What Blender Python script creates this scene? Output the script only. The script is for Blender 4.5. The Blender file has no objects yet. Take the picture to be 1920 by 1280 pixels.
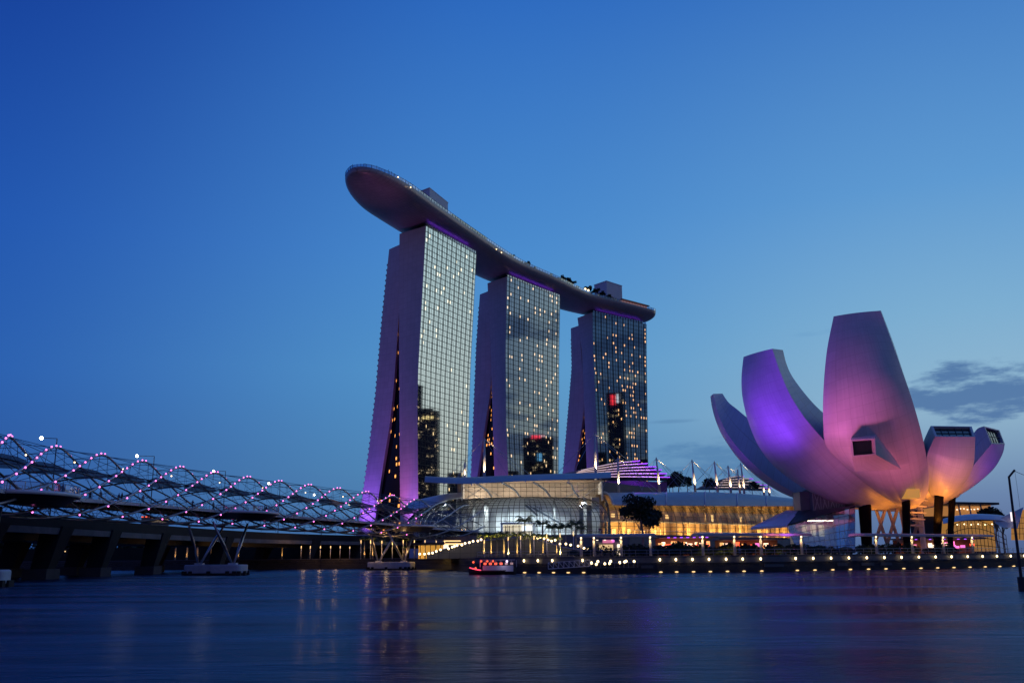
import bpy, bmesh, math, random
import numpy as np
from mathutils import Vector, Matrix
random.seed(7)
scene = bpy.context.scene
# ------------------------------------------------------------------ camera
F, H = 1800.0, 3.0
PITCH, ROLL = math.atan(404/1800.0), math.radians(0.5)
_c, _s = math.cos(PITCH), math.sin(PITCH)
FW = np.array([0, _c, _s]); _up = np.array([0, -_s, _c]); _rt = np.array([1.0, 0, 0])
RT = math.cos(ROLL)*_rt - math.sin(ROLL)*_up
UP = math.sin(ROLL)*_rt + math.cos(ROLL)*_up
cam_d = bpy.data.cameras.new('camera'); cam = bpy.data.objects.new('camera', cam_d)
scene.collection.objects.link(cam); scene.camera = cam
cam_d.sensor_width = 36.0; cam_d.lens = 36.0*F/1920.0
cam_d.clip_start = 0.5; cam_d.clip_end = 9000
_m = Matrix.Identity(4)
for _i in range(3):
    _m[_i][0], _m[_i][1], _m[_i][2] = RT[_i], UP[_i], -FW[_i]
_m[2][3] = H
cam.matrix_world = _m
# ------------------------------------------------------------------ sky and exposure
def s2l(r, g, b):
    f = lambda c: (c/255/12.92) if c/255 <= .04045 else ((c/255+.055)/1.055)**2.4
    return (f(r), f(g), f(b), 1)
world = bpy.data.worlds.new('World'); scene.world = world; world.use_nodes = True
wn, wl = world.node_tree.nodes, world.node_tree.links
wn.clear()
def N(nodes, typ, **kw):
    n = nodes.new(typ)
    for k, v in kw.items(): setattr(n, k, v)
    return n
def wmath(op, a, b=None, c=None, clamp=False):
    n = N(wn, 'ShaderNodeMath', operation=op, use_clamp=clamp)
    for i, x in enumerate((a, b, c)):
        if x is None: continue
        if isinstance(x, (int, float)): n.inputs[i].default_value = x
        else: wl.new(x, n.inputs[i])
    return n.outputs[0]
tc = N(wn, 'ShaderNodeTexCoord'); sp = N(wn, 'ShaderNodeSeparateXYZ')
wl.new(tc.outputs['Generated'], sp.inputs[0])
az = wmath('MULTIPLY', wmath('ARCTAN2', sp.outputs[0], sp.outputs[1]), 180/math.pi)
el = wmath('MULTIPLY', wmath('ARCSINE', sp.outputs[2]), 180/math.pi)
elf = wmath('DIVIDE', el, 60.0, clamp=True)
def ramp(stops):
    n = N(wn, 'ShaderNodeValToRGB'); cr = n.color_ramp
    while len(cr.elements) < len(stops): cr.elements.new(0.5)
    for e, (p, c) in zip(cr.elements, stops): e.position = p/60; e.color = s2l(*c)
    wl.new(elf, n.inputs[0]); return n.outputs[0]
def wmix(fac, a, b, typ='MIX'):
    n = N(wn, 'ShaderNodeMixRGB', blend_type=typ)
    for i, x in enumerate((fac, a, b)):
        if isinstance(x, (int, float)): n.inputs[i].default_value = x
        elif isinstance(x, tuple): n.inputs[i].default_value = x
        else: wl.new(x, n.inputs[i])
    return n.outputs[0]
def wrange(x, a, b, smooth=True):
    n = N(wn, 'ShaderNodeMapRange', interpolation_type='SMOOTHSTEP' if smooth else 'LINEAR')
    wl.new(x, n.inputs[0]); n.inputs[1].default_value = a; n.inputs[2].default_value = b
    return n.outputs[0]
R_back = ramp([(0, (104, 82, 96)), (9, (72, 68, 110)), (24, (36, 66, 136)), (60, (18, 50, 126))])
R_left = ramp([(0, (36, 78, 146)), (4, (38, 84, 156)), (10, (36, 92, 174)), (18, (29, 84, 174)), (33, (14, 56, 148)), (60, (10, 44, 136))])
R_mid = ramp([(0, (70, 112, 164)), (5, (80, 138, 184)), (11, (84, 150, 202)), (18, (72, 138, 205)), (33, (42, 104, 190)), (60, (20, 66, 165))])
R_right = ramp([(0, (74, 96, 142)), (3, (98, 128, 170)), (8, (142, 180, 205)), (13, (122, 172, 208)), (20, (92, 152, 208)), (33, (52, 112, 190)), (60, (22, 70, 168))])
R_west = ramp([(0, (150, 155, 150)), (4, (208, 216, 208)), (10, (220, 236, 234)), (18, (200, 228, 234)), (30, (120, 160, 200)), (60, (30, 76, 168))])
R_sw = ramp([(0, (46, 62, 96)), (8, (60, 90, 130)), (16, (66, 100, 150)), (30, (58, 96, 160)), (60, (22, 62, 150))])
c1 = wmix(wrange(az, -150, -40), R_back, R_left)
c2 = wmix(wrange(az, -34, 2), c1, R_mid)
c3 = wmix(wrange(az, -2, 27), c2, R_right)
c4 = wmix(wrange(az, 33, 52), c3, R_west)
c5 = wmix(wrange(az, 58, 74), c4, R_sw)
c6 = wmix(wrange(az, 100, 175), c5, R_back)
# clouds laid out in sky direction (azimuth, elevation)
cv = N(wn, 'ShaderNodeCombineXYZ')
wl.new(wmath('MULTIPLY', az, 0.16), cv.inputs[0]); wl.new(wmath('MULTIPLY', el, 0.62), cv.inputs[1])
def noise(scale, detail, rough, off=0.0):
    n = N(wn, 'ShaderNodeTexNoise'); n.inputs['Scale'].default_value = scale
    n.inputs['Detail'].default_value = detail; n.inputs['Roughness'].default_value = rough
    mp = N(wn, 'ShaderNodeMapping'); mp.inputs['Location'].default_value = (off, off*.7, 0)
    wl.new(cv.outputs[0], mp.inputs[0]); wl.new(mp.outputs[0], n.inputs[0]); return n.outputs[0]
n1 = noise(1.6, 7, .62, 3.1)
def blob(a0, e0, wa, we, tilt=0.0):
    da = wmath('DIVIDE', wmath('SUBTRACT', az, a0), wa)
    de = wmath('SUBTRACT', el, e0)
    de = wmath('SUBTRACT', de, wmath('MULTIPLY', wmath('SUBTRACT', az, a0), tilt))
    de = wmath('DIVIDE', de, we)
    r2 = wmath('ADD', wmath('MULTIPLY', da, da), wmath('MULTIPLY', de, de))
    return wmath('SUBTRACT', 1.0, r2)
def cloud(b, k, lo, hi):
    x = wmath('ADD', b, wmath('MULTIPLY', wmath('SUBTRACT', n1, .5), k))
    return wrange(x, lo, hi)
m1 = cloud(blob(26.3, 8.5, 5.0, 1.5, -.02), 4.2, -.1, .8)
m2 = cloud(blob(12.0, 5.2, 5.5, 1.6, .14), 4.0, .1, 1.0)
m2b = cloud(blob(9.5, 7.7, 2.2, .16, .02), 2.0, .2, 1.2)
m3 = cloud(blob(18.0, 12.4, 2.4, .25, .08), 3.0, .4, 1.6)
d1 = wmix(wmath('MULTIPLY', m1, .92), c6, s2l(72, 112, 162))
d2 = wmix(wmath('MULTIPLY', m2, .75), d1, s2l(74, 124, 172))
d2 = wmix(wmath('MULTIPLY', m2b, .5), d2, s2l(82, 128, 172))
d3 = wmix(wmath('MULTIPLY', m3, .35), d2, s2l(84, 140, 190))
# broken cloud over the western sunset (outside the frame, mirrored in the towers)
n2 = noise(.9, 6, .6, 11.0)
wmask = wmath('MULTIPLY', wrange(az, 57, 63), wmath('SUBTRACT', 1.0, wrange(az, 92, 110)))
wc = wmath('MULTIPLY', wrange(n2, .46, .58), wmask)
d4 = wmix(wmath('MULTIPLY', wc, .8), d3, s2l(40, 66, 112))
wb = wmath('MULTIPLY', wrange(noise(1.1, 6, .6, 23.0), .53, .66), wmask)
d5 = wmix(wmath('MULTIPLY', wb, .8), d4, s2l(178, 190, 190))
# the Nishita dusk sky, sun just under the western horizon
ns = N(wn, 'ShaderNodeTexSky', sky_type='NISHITA', sun_disc=False)
ns.sun_elevation = math.radians(-3.0); ns.sun_rotation = math.radians(52)
bgA = N(wn, 'ShaderNodeBackground'); bgB = N(wn, 'ShaderNodeBackground')
wl.new(d5, bgA.inputs[0]); bgA.inputs[1].default_value = 1.0
wl.new(ns.outputs[0], bgB.inputs[0]); bgB.inputs[1].default_value = 0.05
ad = N(wn, 'ShaderNodeAddShader'); wo = N(wn, 'ShaderNodeOutputWorld')
wl.new(bgA.outputs[0], ad.inputs[0]); wl.new(bgB.outputs[0], ad.inputs[1]); wl.new(ad.outputs[0], wo.inputs[0])
scene.view_settings.view_transform = 'Standard'; scene.view_settings.look = 'None'
scene.view_settings.exposure = 0.0; scene.view_settings.gamma = 1.0
scene.render.engine = 'CYCLES'
scene.cycles.max_bounces = 6; scene.cycles.transparent_max_bounces = 16
scene.cycles.sample_clamp_indirect = 4.0; scene.cycles.sample_clamp_direct = 0.0
scene.cycles.use_denoising = True
# ------------------------------------------------------------------ helpers
def ray(px, py): return RT*((px-960)/F) + UP*((640-py)/F) + FW
def at(px, py, Y):
    d = ray(px, py); p = d*(Y/d[1]); return Vector((p[0], p[1], p[2]+H))
def atz(px, py, z):
    d = ray(px, py); p = d*((z-H)/d[2]); return Vector((p[0], p[1], z))
def V(*a): return Vector(a)
def mat(name, col, rough=.6, metal=0.0, emit=None, es=0.0, spec=.5, sample=True, var=0.0, vscale=1.0):
    m = bpy.data.materials.new(name); m.use_nodes = True
    nt = m.node_tree; b = nt.nodes['Principled BSDF']
    c = tuple(col)+(1,) if len(col) == 3 else col
    b.inputs['Base Color'].default_value = c
    b.inputs['Roughness'].default_value = rough; b.inputs['Metallic'].default_value = metal
    b.inputs['Specular IOR Level'].default_value = spec
    if emit:
        b.inputs['Emission Color'].default_value = tuple(emit)+(1,); b.inputs['Emission Strength'].default_value = es
        if not sample: m.cycles.emission_sampling = 'NONE'
    if var:
        t = nt.nodes.new('ShaderNodeTexCoord'); n = nt.nodes.new('ShaderNodeTexNoise')
        n.inputs['Scale'].default_value = vscale; n.inputs['Detail'].default_value = 6; n.inputs['Roughness'].default_value = .65
        r = nt.nodes.new('ShaderNodeMapRange'); r.inputs[1].default_value = .3; r.inputs[2].default_value = .7
        r.inputs[3].default_value = 1-var; r.inputs[4].default_value = 1+var
        h = nt.nodes.new('ShaderNodeMixRGB'); h.blend_type = 'MULTIPLY'; h.inputs[0].default_value = 1
        h.inputs[1].default_value = c
        nt.links.new(t.outputs['Object'], n.inputs[0]); nt.links.new(n.outputs[0], r.inputs[0])
        nt.links.new(r.outputs[0], h.inputs[2]); nt.links.new(h.outputs[0], b.inputs['Base Color'])
    return m
def wloc(o):
    v = Vector((0, 0, 0))
    while o: v += o.location; o = o.parent
    return v
class MB:
    def __init__(s): s.v, s.f, s.mi = [], [], []
    def add(s, vs, fs, m=0):
        o = len(s.v); s.v += [tuple(v) for v in vs]; s.f += [tuple(o+i for i in f) for f in fs]; s.mi += [m]*len(fs); return s
    def box(s, c, d, rz=0.0, m=0, top=(1, 1)):
        x, y, z = d[0]/2, d[1]/2, d[2]/2; ca, sa = math.cos(rz), math.sin(rz); vs = []
        for k in (-1, 1):
            tx, ty = top if k == 1 else (1, 1)
            for i, j in ((-1, -1), (1, -1), (1, 1), (-1, 1)):
                a, b = i*x*tx, j*y*ty; vs.append((c[0]+a*ca-b*sa, c[1]+a*sa+b*ca, c[2]+k*z))
        return s.add(vs, [(0, 3, 2, 1), (4, 5, 6, 7), (0, 1, 5, 4), (1, 2, 6, 5), (2, 3, 7, 6), (3, 0, 4, 7)], m)
    def bar(s, p, q, w, h, m=0):
        p, q = Vector(p), Vector(q); d = (q-p).normalized(); u = Vector((0, 0, 1))
        if abs(d.z) > .98: u = Vector((0, 1, 0))
        a = d.cross(u).normalized()*w/2; b = a.cross(d).normalized()*h/2; vs = []
        for e in (p, q): vs += [e-a-b, e+a-b, e+a+b, e-a+b]
        return s.add(vs, [(0, 3, 2, 1), (4, 5, 6, 7), (0, 1, 5, 4), (1, 2, 6, 5), (2, 3, 7, 6), (3, 0, 4, 7)], m)
    def tube(s, pts, r, n=6, m=0, caps=True):
        pts = [Vector(p) for p in pts]; k = len(pts); vs = []; fs = []
        prev = None
        for i, p in enumerate(pts):
            d = (pts[min(i+1, k-1)]-pts[max(i-1, 0)]).normalized()
            if prev is None:
                u = Vector((0, 0, 1)) if abs(d.z) < .9 else Vector((1, 0, 0)); a = d.cross(u).normalized()
            else: a = (prev - d*prev.dot(d)).normalized()
            prev = a; b = d.cross(a); rr = r[i] if isinstance(r, (list, tuple)) else r
            for j in range(n):
                t = 2*math.pi*j/n; vs.append(p+a*math.cos(t)*rr+b*math.sin(t)*rr)
        for i in range(k-1):
            for j in range(n):
                j2 = (j+1) % n; fs.append((i*n+j, i*n+j2, (i+1)*n+j2, (i+1)*n+j))
        if caps: fs.append(tuple(range(n-1, -1, -1))); fs.append(tuple((k-1)*n+j for j in range(n)))
        return s.add(vs, fs, m)
    def grid(s, P, m=0, flip=False):
        a, b = len(P), len(P[0]); vs = [p for r in P for p in r]; fs = []
        for i in range(a-1):
            for j in range(b-1):
                q = (i*b+j, i*b+j+1, (i+1)*b+j+1, (i+1)*b+j); fs.append(q[::-1] if flip else q)
        return s.add(vs, fs, m)
    def shell(s, O, I, m=0):
        s.grid(O, m); s.grid(I, m, True); a, b = len(O), len(O[0])
        for j in (0, b-1): s.grid([[O[i][j] for i in range(a)], [I[i][j] for i in range(a)]], m, j != 0)
        for i in (0, a-1): s.grid([[O[i][j] for j in range(b)], [I[i][j] for j in range(b)]], m, i == 0)
        return s
    def prism(s, poly, z0, z1, m=0):
        n = len(poly); vs = [(p[0], p[1], z0) for p in poly]+[(p[0], p[1], z1) for p in poly]
        fs = [tuple(range(n-1, -1, -1)), tuple(range(n, 2*n))]+[(i, (i+1) % n, n+(i+1) % n, n+i) for i in range(n)]
        return s.add(vs, fs, m)
    def sphere(s, c, r, n=8, k=5, m=0, sz=1.0):
        vs = [(c[0], c[1], c[2]-r*sz)]; fs = []
        for i in range(1, k):
            a = -math.pi/2+math.pi*i/k
            for j in range(n):
                t = 2*math.pi*j/n; vs.append((c[0]+r*math.cos(a)*math.cos(t), c[1]+r*math.cos(a)*math.sin(t), c[2]+r*sz*math.sin(a)))
        vs.append((c[0], c[1], c[2]+r*sz)); L = len(vs)-1
        for j in range(n):
            j2 = (j+1) % n; fs.append((0, 1+j2, 1+j)); fs.append((L, 1+(k-2)*n+j, 1+(k-2)*n+j2))
            for i in range(k-2): fs.append((1+i*n+j, 1+i*n+j2, 1+(i+1)*n+j2, 1+(i+1)*n+j))
        return s.add(vs, fs, m)
    def build(s, name, mats, parent=None, smooth=False, loc=None, uv=None):
        me = bpy.data.meshes.new(name); o = wloc(parent) if parent else Vector(loc or (0, 0, 0))
        me.from_pydata([(v[0]-o.x, v[1]-o.y, v[2]-o.z) for v in s.v], [], s.f)
        if not isinstance(mats, (list, tuple)): mats = [mats]
        for m in mats: me.materials.append(m)
        if len(mats) > 1: me.polygons.foreach_set('material_index', s.mi)
        if smooth: me.polygons.foreach_set('use_smooth', [True]*len(s.f))
        if uv:
            l = me.uv_layers.new(name='UVMap')
            for i, lp in enumerate(me.loops): l.data[i].uv = uv[lp.vertex_index]
        me.update()
        ob = bpy.data.objects.new(name, me); scene.collection.objects.link(ob)
        if parent: ob.parent = parent
        else: ob.location = o
        return ob
def tag(o, label=None, cat=None, group=None, kind=None):
    if label: o['label'] = label
    if cat: o['category'] = cat
    if group: o['group'] = group
    if kind: o['kind'] = kind
    return o
def thing(name, label, cat, loc=(0, 0, 0), group=None):
    o = bpy.data.objects.new(name, None); scene.collection.objects.link(o); o.location = loc; o.empty_display_size = .5
    return tag(o, label, cat, group)
def dup(o, loc=None, rz=None, sc=None, label=None, parent=None):
    c = o.copy(); scene.collection.objects.link(c)
    if parent is not None: c.parent = parent
    for ch in list(o.children): dup(ch, parent=c)
    if loc is not None: c.location = loc
    if rz is not None: c.rotation_euler = (0, 0, rz)
    if sc is not None: c.scale = (sc, sc, sc) if isinstance(sc, (int, float)) else sc
    if label: c['label'] = label
    return c
def smooth_path(pts, n):
    """Catmull-Rom through pts, n samples evenly by index"""
    P = [Vector(p) for p in pts]; out = []; k = len(P)-1
    for i in range(n):
        t = i/(n-1)*k; a = min(int(t), k-1); u = t-a
        p0 = P[a-1] if a > 0 else P[0]*2-P[1]; p1, p2 = P[a], P[a+1]; p3 = P[a+2] if a+2 <= k else P[k]*2-P[k-1]
        out.append(.5*((2*p1)+(p2-p0)*u+(2*p0-5*p1+4*p2-p3)*u*u+(3*p1-p0-3*p2+p3)*u**3))
    return out
def even_path(pts, n):
    P = smooth_path(pts, 40*len(pts)); L = [0.0]
    for a, b in zip(P, P[1:]): L.append(L[-1]+(b-a).length)
    out = []; j = 0
    for i in range(n):
        d = L[-1]*i/(n-1)
        while j < len(L)-2 and L[j+1] < d: j += 1
        t = (d-L[j])/max(L[j+1]-L[j], 1e-9); out.append(P[j].lerp(P[j+1], min(t, 1)))
    return out, L[-1]
def light(name, typ, loc, power, col, target=None, angle=60, blend=.6, size=.5, sy=None):
    d = bpy.data.lights.new(name, typ); d.energy = power; d.color = col
    if typ == 'SPOT': d.spot_size = math.radians(angle); d.spot_blend = blend; d.shadow_soft_size = size
    elif typ == 'POINT': d.shadow_soft_size = size
    elif typ == 'AREA':
        d.size = size
        if sy: d.shape = 'RECTANGLE'; d.size_y = sy
    o = bpy.data.objects.new(name, d); scene.collection.objects.link(o); o.location = loc
    if target is not None: o.rotation_euler = (Vector(target)-Vector(loc)).to_track_quat('-Z', 'Y').to_euler()
    return o
# ------------------------------------------------------------------ materials
M_conc = mat('concrete', (.30, .30, .30), .8, var=.15, vscale=.4)
M_dark = mat('dark_metal', (.03, .032, .036), .5)
M_steel = mat('stainless_steel', (.42, .43, .46), .32, .9)
M_white = mat('white_paint', (.72, .72, .72), .5)
M_roof = mat('roof_metal', (.48, .45, .44), .45, .2, var=.08, vscale=.3)
M_frame = mat('mullion_metal', (.02, .022, .025), .45)
M_glow = mat('lamp_glass', (1, .9, .7), .5, emit=(1, .72, .36), es=4.5, sample=False)
M_glow_white = mat('street_lamp_glass', (1, 1, .9), .5, emit=(1, .93, .72), es=14, sample=False)
M_glow_dim = mat('warm_fixture', (1, .8, .5), .5, emit=(1, .62, .24), es=1.5, sample=False)
M_stone = mat('paving_stone', (.22, .21, .20), .75, var=.2, vscale=.5)
M_bark = mat('palm_bark', (.30, .27, .22), .9, var=.2, vscale=2)
M_leaf = mat('leaf', (.08, .12, .04), .6, var=.4, vscale=1.5)
M_leaf_dark = mat('leaf_dark', (.03, .055, .028), .7, var=.5, vscale=1.2)

def water_mat():
    m = bpy.data.materials.new('bay_water'); m.use_nodes = True; nt = m.node_tree; L = nt.links
    nt.nodes.clear(); b = nt.nodes.new('ShaderNodeBsdfGlossy'); b.inputs['Color'].default_value = (.24, .28, .40, 1)
    df = nt.nodes.new('ShaderNodeBsdfDiffuse'); df.inputs['Color'].default_value = (.003, .006, .014, 1)
    fr = nt.nodes.new('ShaderNodeFresnel'); fr.inputs['IOR'].default_value = 1.33
    mx = nt.nodes.new('ShaderNodeMixShader'); ou = nt.nodes.new('ShaderNodeOutputMaterial')
    L.new(fr.outputs[0], mx.inputs[0]); L.new(df.outputs[0], mx.inputs[1]); L.new(b.outputs[0], mx.inputs[2]); L.new(mx.outputs[0], ou.inputs[0])
    t = nt.nodes.new('ShaderNodeTexCoord')
    def ns(sx, sy, sc, det, rz=0.0):
        mp = nt.nodes.new('ShaderNodeMapping'); mp.inputs['Scale'].default_value = (sx, sy, 1); mp.inputs['Rotation'].default_value = (0, 0, rz)
        n = nt.nodes.new('ShaderNodeTexNoise'); n.inputs['Scale'].default_value = sc; n.inputs['Detail'].default_value = det
        n.inputs['Roughness'].default_value = .6
        L.new(t.outputs['Object'], mp.inputs[0]); L.new(mp.outputs[0], n.inputs[0]); return n.outputs[0]
    a, c = ns(.35, 1.0, .55, 4, .25), ns(.5, 1.0, 2.4, 3, -.2)
    ad = nt.nodes.new('ShaderNodeMath'); ad.operation = 'MULTIPLY_ADD'
    L.new(c, ad.inputs[0]); ad.inputs[1].default_value = .22; L.new(a, ad.inputs[2])
    bp = nt.nodes.new('ShaderNodeBump'); bp.inputs['Strength'].default_value = .45; bp.inputs['Distance'].default_value = .35
    L.new(ad.outputs[0], bp.inputs['Height']); L.new(bp.outputs[0], b.inputs['Normal']); L.new(bp.outputs[0], fr.inputs['Normal'])
    # slow patches of smoother and rougher water
    p = ns(.25, 1.0, .10, 3, .15); r = nt.nodes.new('ShaderNodeMapRange')
    r.inputs[1].default_value = .35; r.inputs[2].default_value = .65; r.inputs[3].default_value = .16; r.inputs[4].default_value = .32
    L.new(p, r.inputs[0]); L.new(r.outputs[0], b.inputs['Roughness'])
    return m
def facade_mat(name, lit=.06, colbias=.0, refl=(.80, .86, .84), fac=.72, warm=(1, .72, .36), es=1.5, jit=.0055, seed=0.0, body=(.012, .016, .02), nrm=None, wsub=(.12, .9)):
    """curtain wall: each pane (UV cell) mirrors the sky at its own slight tilt; some rooms are lit"""
    m = bpy.data.materials.new(name); m.use_nodes = True; nt = m.node_tree; L = nt.links; nt.nodes.clear()
    nn = lambda t, **k: N(nt.nodes, t, **k)
    def mth(op, a, b=None, cl=False):
        n = nn('ShaderNodeMath', operation=op, use_clamp=cl)
        for i, x in enumerate((a, b)):
            if x is None: continue
            if isinstance(x, (int, float)): n.inputs[i].default_value = x
            else: L.new(x, n.inputs[i])
        return n.outputs[0]
    uv = nn('ShaderNodeUVMap', uv_map='UVMap'); s = nn('ShaderNodeSeparateXYZ'); L.new(uv.outputs[0], s.inputs[0])
    u, v = s.outputs[0], s.outputs[1]
    fu, fv = mth('FLOOR', u), mth('FLOOR', v)
    ru, rv = mth('SUBTRACT', u, fu), mth('SUBTRACT', v, fv)
    cc = nn('ShaderNodeCombineXYZ'); L.new(mth('ADD', fu, seed), cc.inputs[0]); L.new(fv, cc.inputs[1])
    wn_ = nn('ShaderNodeTexWhiteNoise', noise_dimensions='2D'); L.new(cc.outputs[0], wn_.inputs['Vector'])
    wc_ = nn('ShaderNodeTexWhiteNoise', noise_dimensions='1D'); L.new(mth('ADD', fu, seed+17), wc_.inputs['W'])
    # glass tilt: half panes
    hu = mth('FLOOR', mth('MULTIPLY', u, 2)); c2 = nn('ShaderNodeCombineXYZ'); L.new(hu, c2.inputs[0]); L.new(fv, c2.inputs[1])
    wj = nn('ShaderNodeTexWhiteNoise', noise_dimensions='2D'); L.new(c2.outputs[0], wj.inputs['Vector'])
    vm = nn('ShaderNodeVectorMath', operation='SUBTRACT'); L.new(wj.outputs['Color'], vm.inputs[0]); vm.inputs[1].default_value = (.5, .5, .5)
    vs = nn('ShaderNodeVectorMath', operation='SCALE'); L.new(vm.outputs[0], vs.inputs[0]); vs.inputs['Scale'].default_value = jit
    ge = nn('ShaderNodeNewGeometry'); va = nn('ShaderNodeVectorMath', operation='ADD')
    if nrm: va.inputs[0].default_value = nrm      # the panes hang plumb whatever the slab's curve
    else: L.new(ge.outputs['Normal'], va.inputs[0]); L.new(vs.outputs[0], va.inputs[1])
    vn = nn('ShaderNodeVectorMath', operation='NORMALIZE'); L.new(va.outputs[0], vn.inputs[0])
    gl = nn('ShaderNodeBsdfGlossy'); gl.inputs['Roughness'].default_value = .03; gl.inputs['Color'].default_value = refl+(1,); L.new(vn.outputs[0], gl.inputs['Normal'])
    df = nn('ShaderNodeBsdfDiffuse'); df.inputs['Color'].default_value = body+(1,)
    mx = nn('ShaderNodeMixShader'); mx.inputs[0].default_value = fac; L.new(df.outputs[0], mx.inputs[1]); L.new(gl.outputs[0], mx.inputs[2])
    # lit rooms: some columns hold more of them
    thr = mth('SUBTRACT', 1-lit, mth('MULTIPLY', mth('POWER', wc_.outputs[0], 3.0), colbias))
    on = mth('GREATER_THAN', wn_.outputs['Value'], thr)
    sc = nn('ShaderNodeSeparateColor'); L.new(wn_.outputs['Color'], sc.inputs[0])
    lo = mth('ADD', wsub[0], mth('MULTIPLY', sc.outputs[1], .35)); hi = mth('ADD', lo, mth('ADD', .2, mth('MULTIPLY', sc.outputs[2], .2)))
    win = mth('MULTIPLY', mth('GREATER_THAN', ru, lo), mth('LESS_THAN', ru, hi))
    win = mth('MULTIPLY', win, mth('MULTIPLY', mth('GREATER_THAN', rv, .24), mth('LESS_THAN', rv, .80)))
    # a brighter lamp spot inside the room
    spot = mth('SUBTRACT', 1.0, mth('MULTIPLY', mth('ABSOLUTE', mth('SUBTRACT', rv, .55)), 2.2), True)
    e = mth('MULTIPLY', mth('MULTIPLY', on, win), mth('MULTIPLY', mth('ADD', .25, mth('MULTIPLY', sc.outputs[0], 1.0)), mth('ADD', .35, spot)))
    em = nn('ShaderNodeEmission'); em.inputs[0].default_value = warm+(1,); L.new(mth('MULTIPLY', e, es), em.inputs[1])
    ad = nn('ShaderNodeAddShader'); L.new(mx.outputs[0], ad.inputs[0]); L.new(em.outputs[0], ad.inputs[1])
    o = nn('ShaderNodeOutputMaterial'); L.new(ad.outputs[0], o.inputs[0]); m.cycles.emission_sampling = 'NONE'
    return m
def panel_mat(name, col, rough, su, sv, line=.7, var=.06, metal=0.0, lw=.04, streak=0.0):
    """cladding panels with thin joints, laid out in UV cells"""
    m = bpy.data.materials.new(name); m.use_nodes = True; nt = m.node_tree; L = nt.links; b = nt.nodes['Principled BSDF']
    b.inputs['Roughness'].default_value = rough; b.inputs['Metallic'].default_value = metal
    uv = nt.nodes.new('ShaderNodeUVMap'); uv.uv_map = 'UVMap'
    br = nt.nodes.new('ShaderNodeTexBrick'); br.offset = 0; br.inputs['Scale'].default_value = 1
    br.inputs['Brick Width'].default_value = su; br.inputs['Row Height'].default_value = sv; br.inputs['Mortar Size'].default_value = lw*min(su, sv)
    br.inputs['Mortar Smooth'].default_value = .3
    br.inputs['Color1'].default_value = tuple(c*(1-var) for c in col)+(1,); br.inputs['Color2'].default_value = tuple(min(c*(1+var), 1) for c in col)+(1,)
    br.inputs['Mortar'].default_value = tuple(c*line for c in col)+(1,)
    L.new(uv.outputs[0], br.inputs[0])
    t = nt.nodes.new('ShaderNodeTexCoord'); n = nt.nodes.new('ShaderNodeTexNoise'); n.inputs['Scale'].default_value = .12; n.inputs['Detail'].default_value = 8; n.inputs['Roughness'].default_value = .7
    L.new(t.outputs['Object'], n.inputs[0]); r = nt.nodes.new('ShaderNodeMapRange'); r.inputs[1].default_value = .3; r.inputs[2].default_value = .7; r.inputs[3].default_value = .9; r.inputs[4].default_value = 1.06
    L.new(n.outputs[0], r.inputs[0]); h = nt.nodes.new('ShaderNodeMixRGB'); h.blend_type = 'MULTIPLY'; h.inputs[0].default_value = 1
    L.new(br.outputs[0], h.inputs[1]); L.new(r.outputs[0], h.inputs[2]); out = h.outputs[0]
    if streak:     # rain streaks running down the skin
        mp = nt.nodes.new('ShaderNodeMapping'); mp.inputs['Scale'].default_value = (5.0, .10, 1); L.new(uv.outputs[0], mp.inputs[0])
        n2 = nt.nodes.new('ShaderNodeTexNoise'); n2.inputs['Scale'].default_value = 1.0; n2.inputs['Detail'].default_value = 5; L.new(mp.outputs[0], n2.inputs[0])
        r2 = nt.nodes.new('ShaderNodeMapRange'); r2.inputs[1].default_value = .35; r2.inputs[2].default_value = .7; r2.inputs[3].default_value = 1.03; r2.inputs[4].default_value = 1-streak; L.new(n2.outputs[0], r2.inputs[0])
        h2 = nt.nodes.new('ShaderNodeMixRGB'); h2.blend_type = 'MULTIPLY'; h2.inputs[0].default_value = 1; L.new(out, h2.inputs[1]); L.new(r2.outputs[0], h2.inputs[2]); out = h2.outputs[0]
    L.new(out, b.inputs['Base Color'])
    return m
def clear_glass(name, tint=(.9, .95, .97), fac=.12, rough=.03):
    m = bpy.data.materials.new(name); m.use_nodes = True; nt = m.node_tree; L = nt.links; nt.nodes.clear()
    t = nt.nodes.new('ShaderNodeBsdfTransparent'); t.inputs[0].default_value = tint+(1,)
    g = nt.nodes.new('ShaderNodeBsdfGlossy'); g.inputs['Roughness'].default_value = rough
    x = nt.nodes.new('ShaderNodeMixShader'); x.inputs[0].default_value = fac; o = nt.nodes.new('ShaderNodeOutputMaterial')
    L.new(t.outputs[0], x.inputs[1]); L.new(g.outputs[0], x.inputs[2]); L.new(x.outputs[0], o.inputs[0]); return m
M_glass = clear_glass('clear_glass')
M_glass_blue = clear_glass('blue_tinted_glass', (.45, .60, .80), .35)
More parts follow.
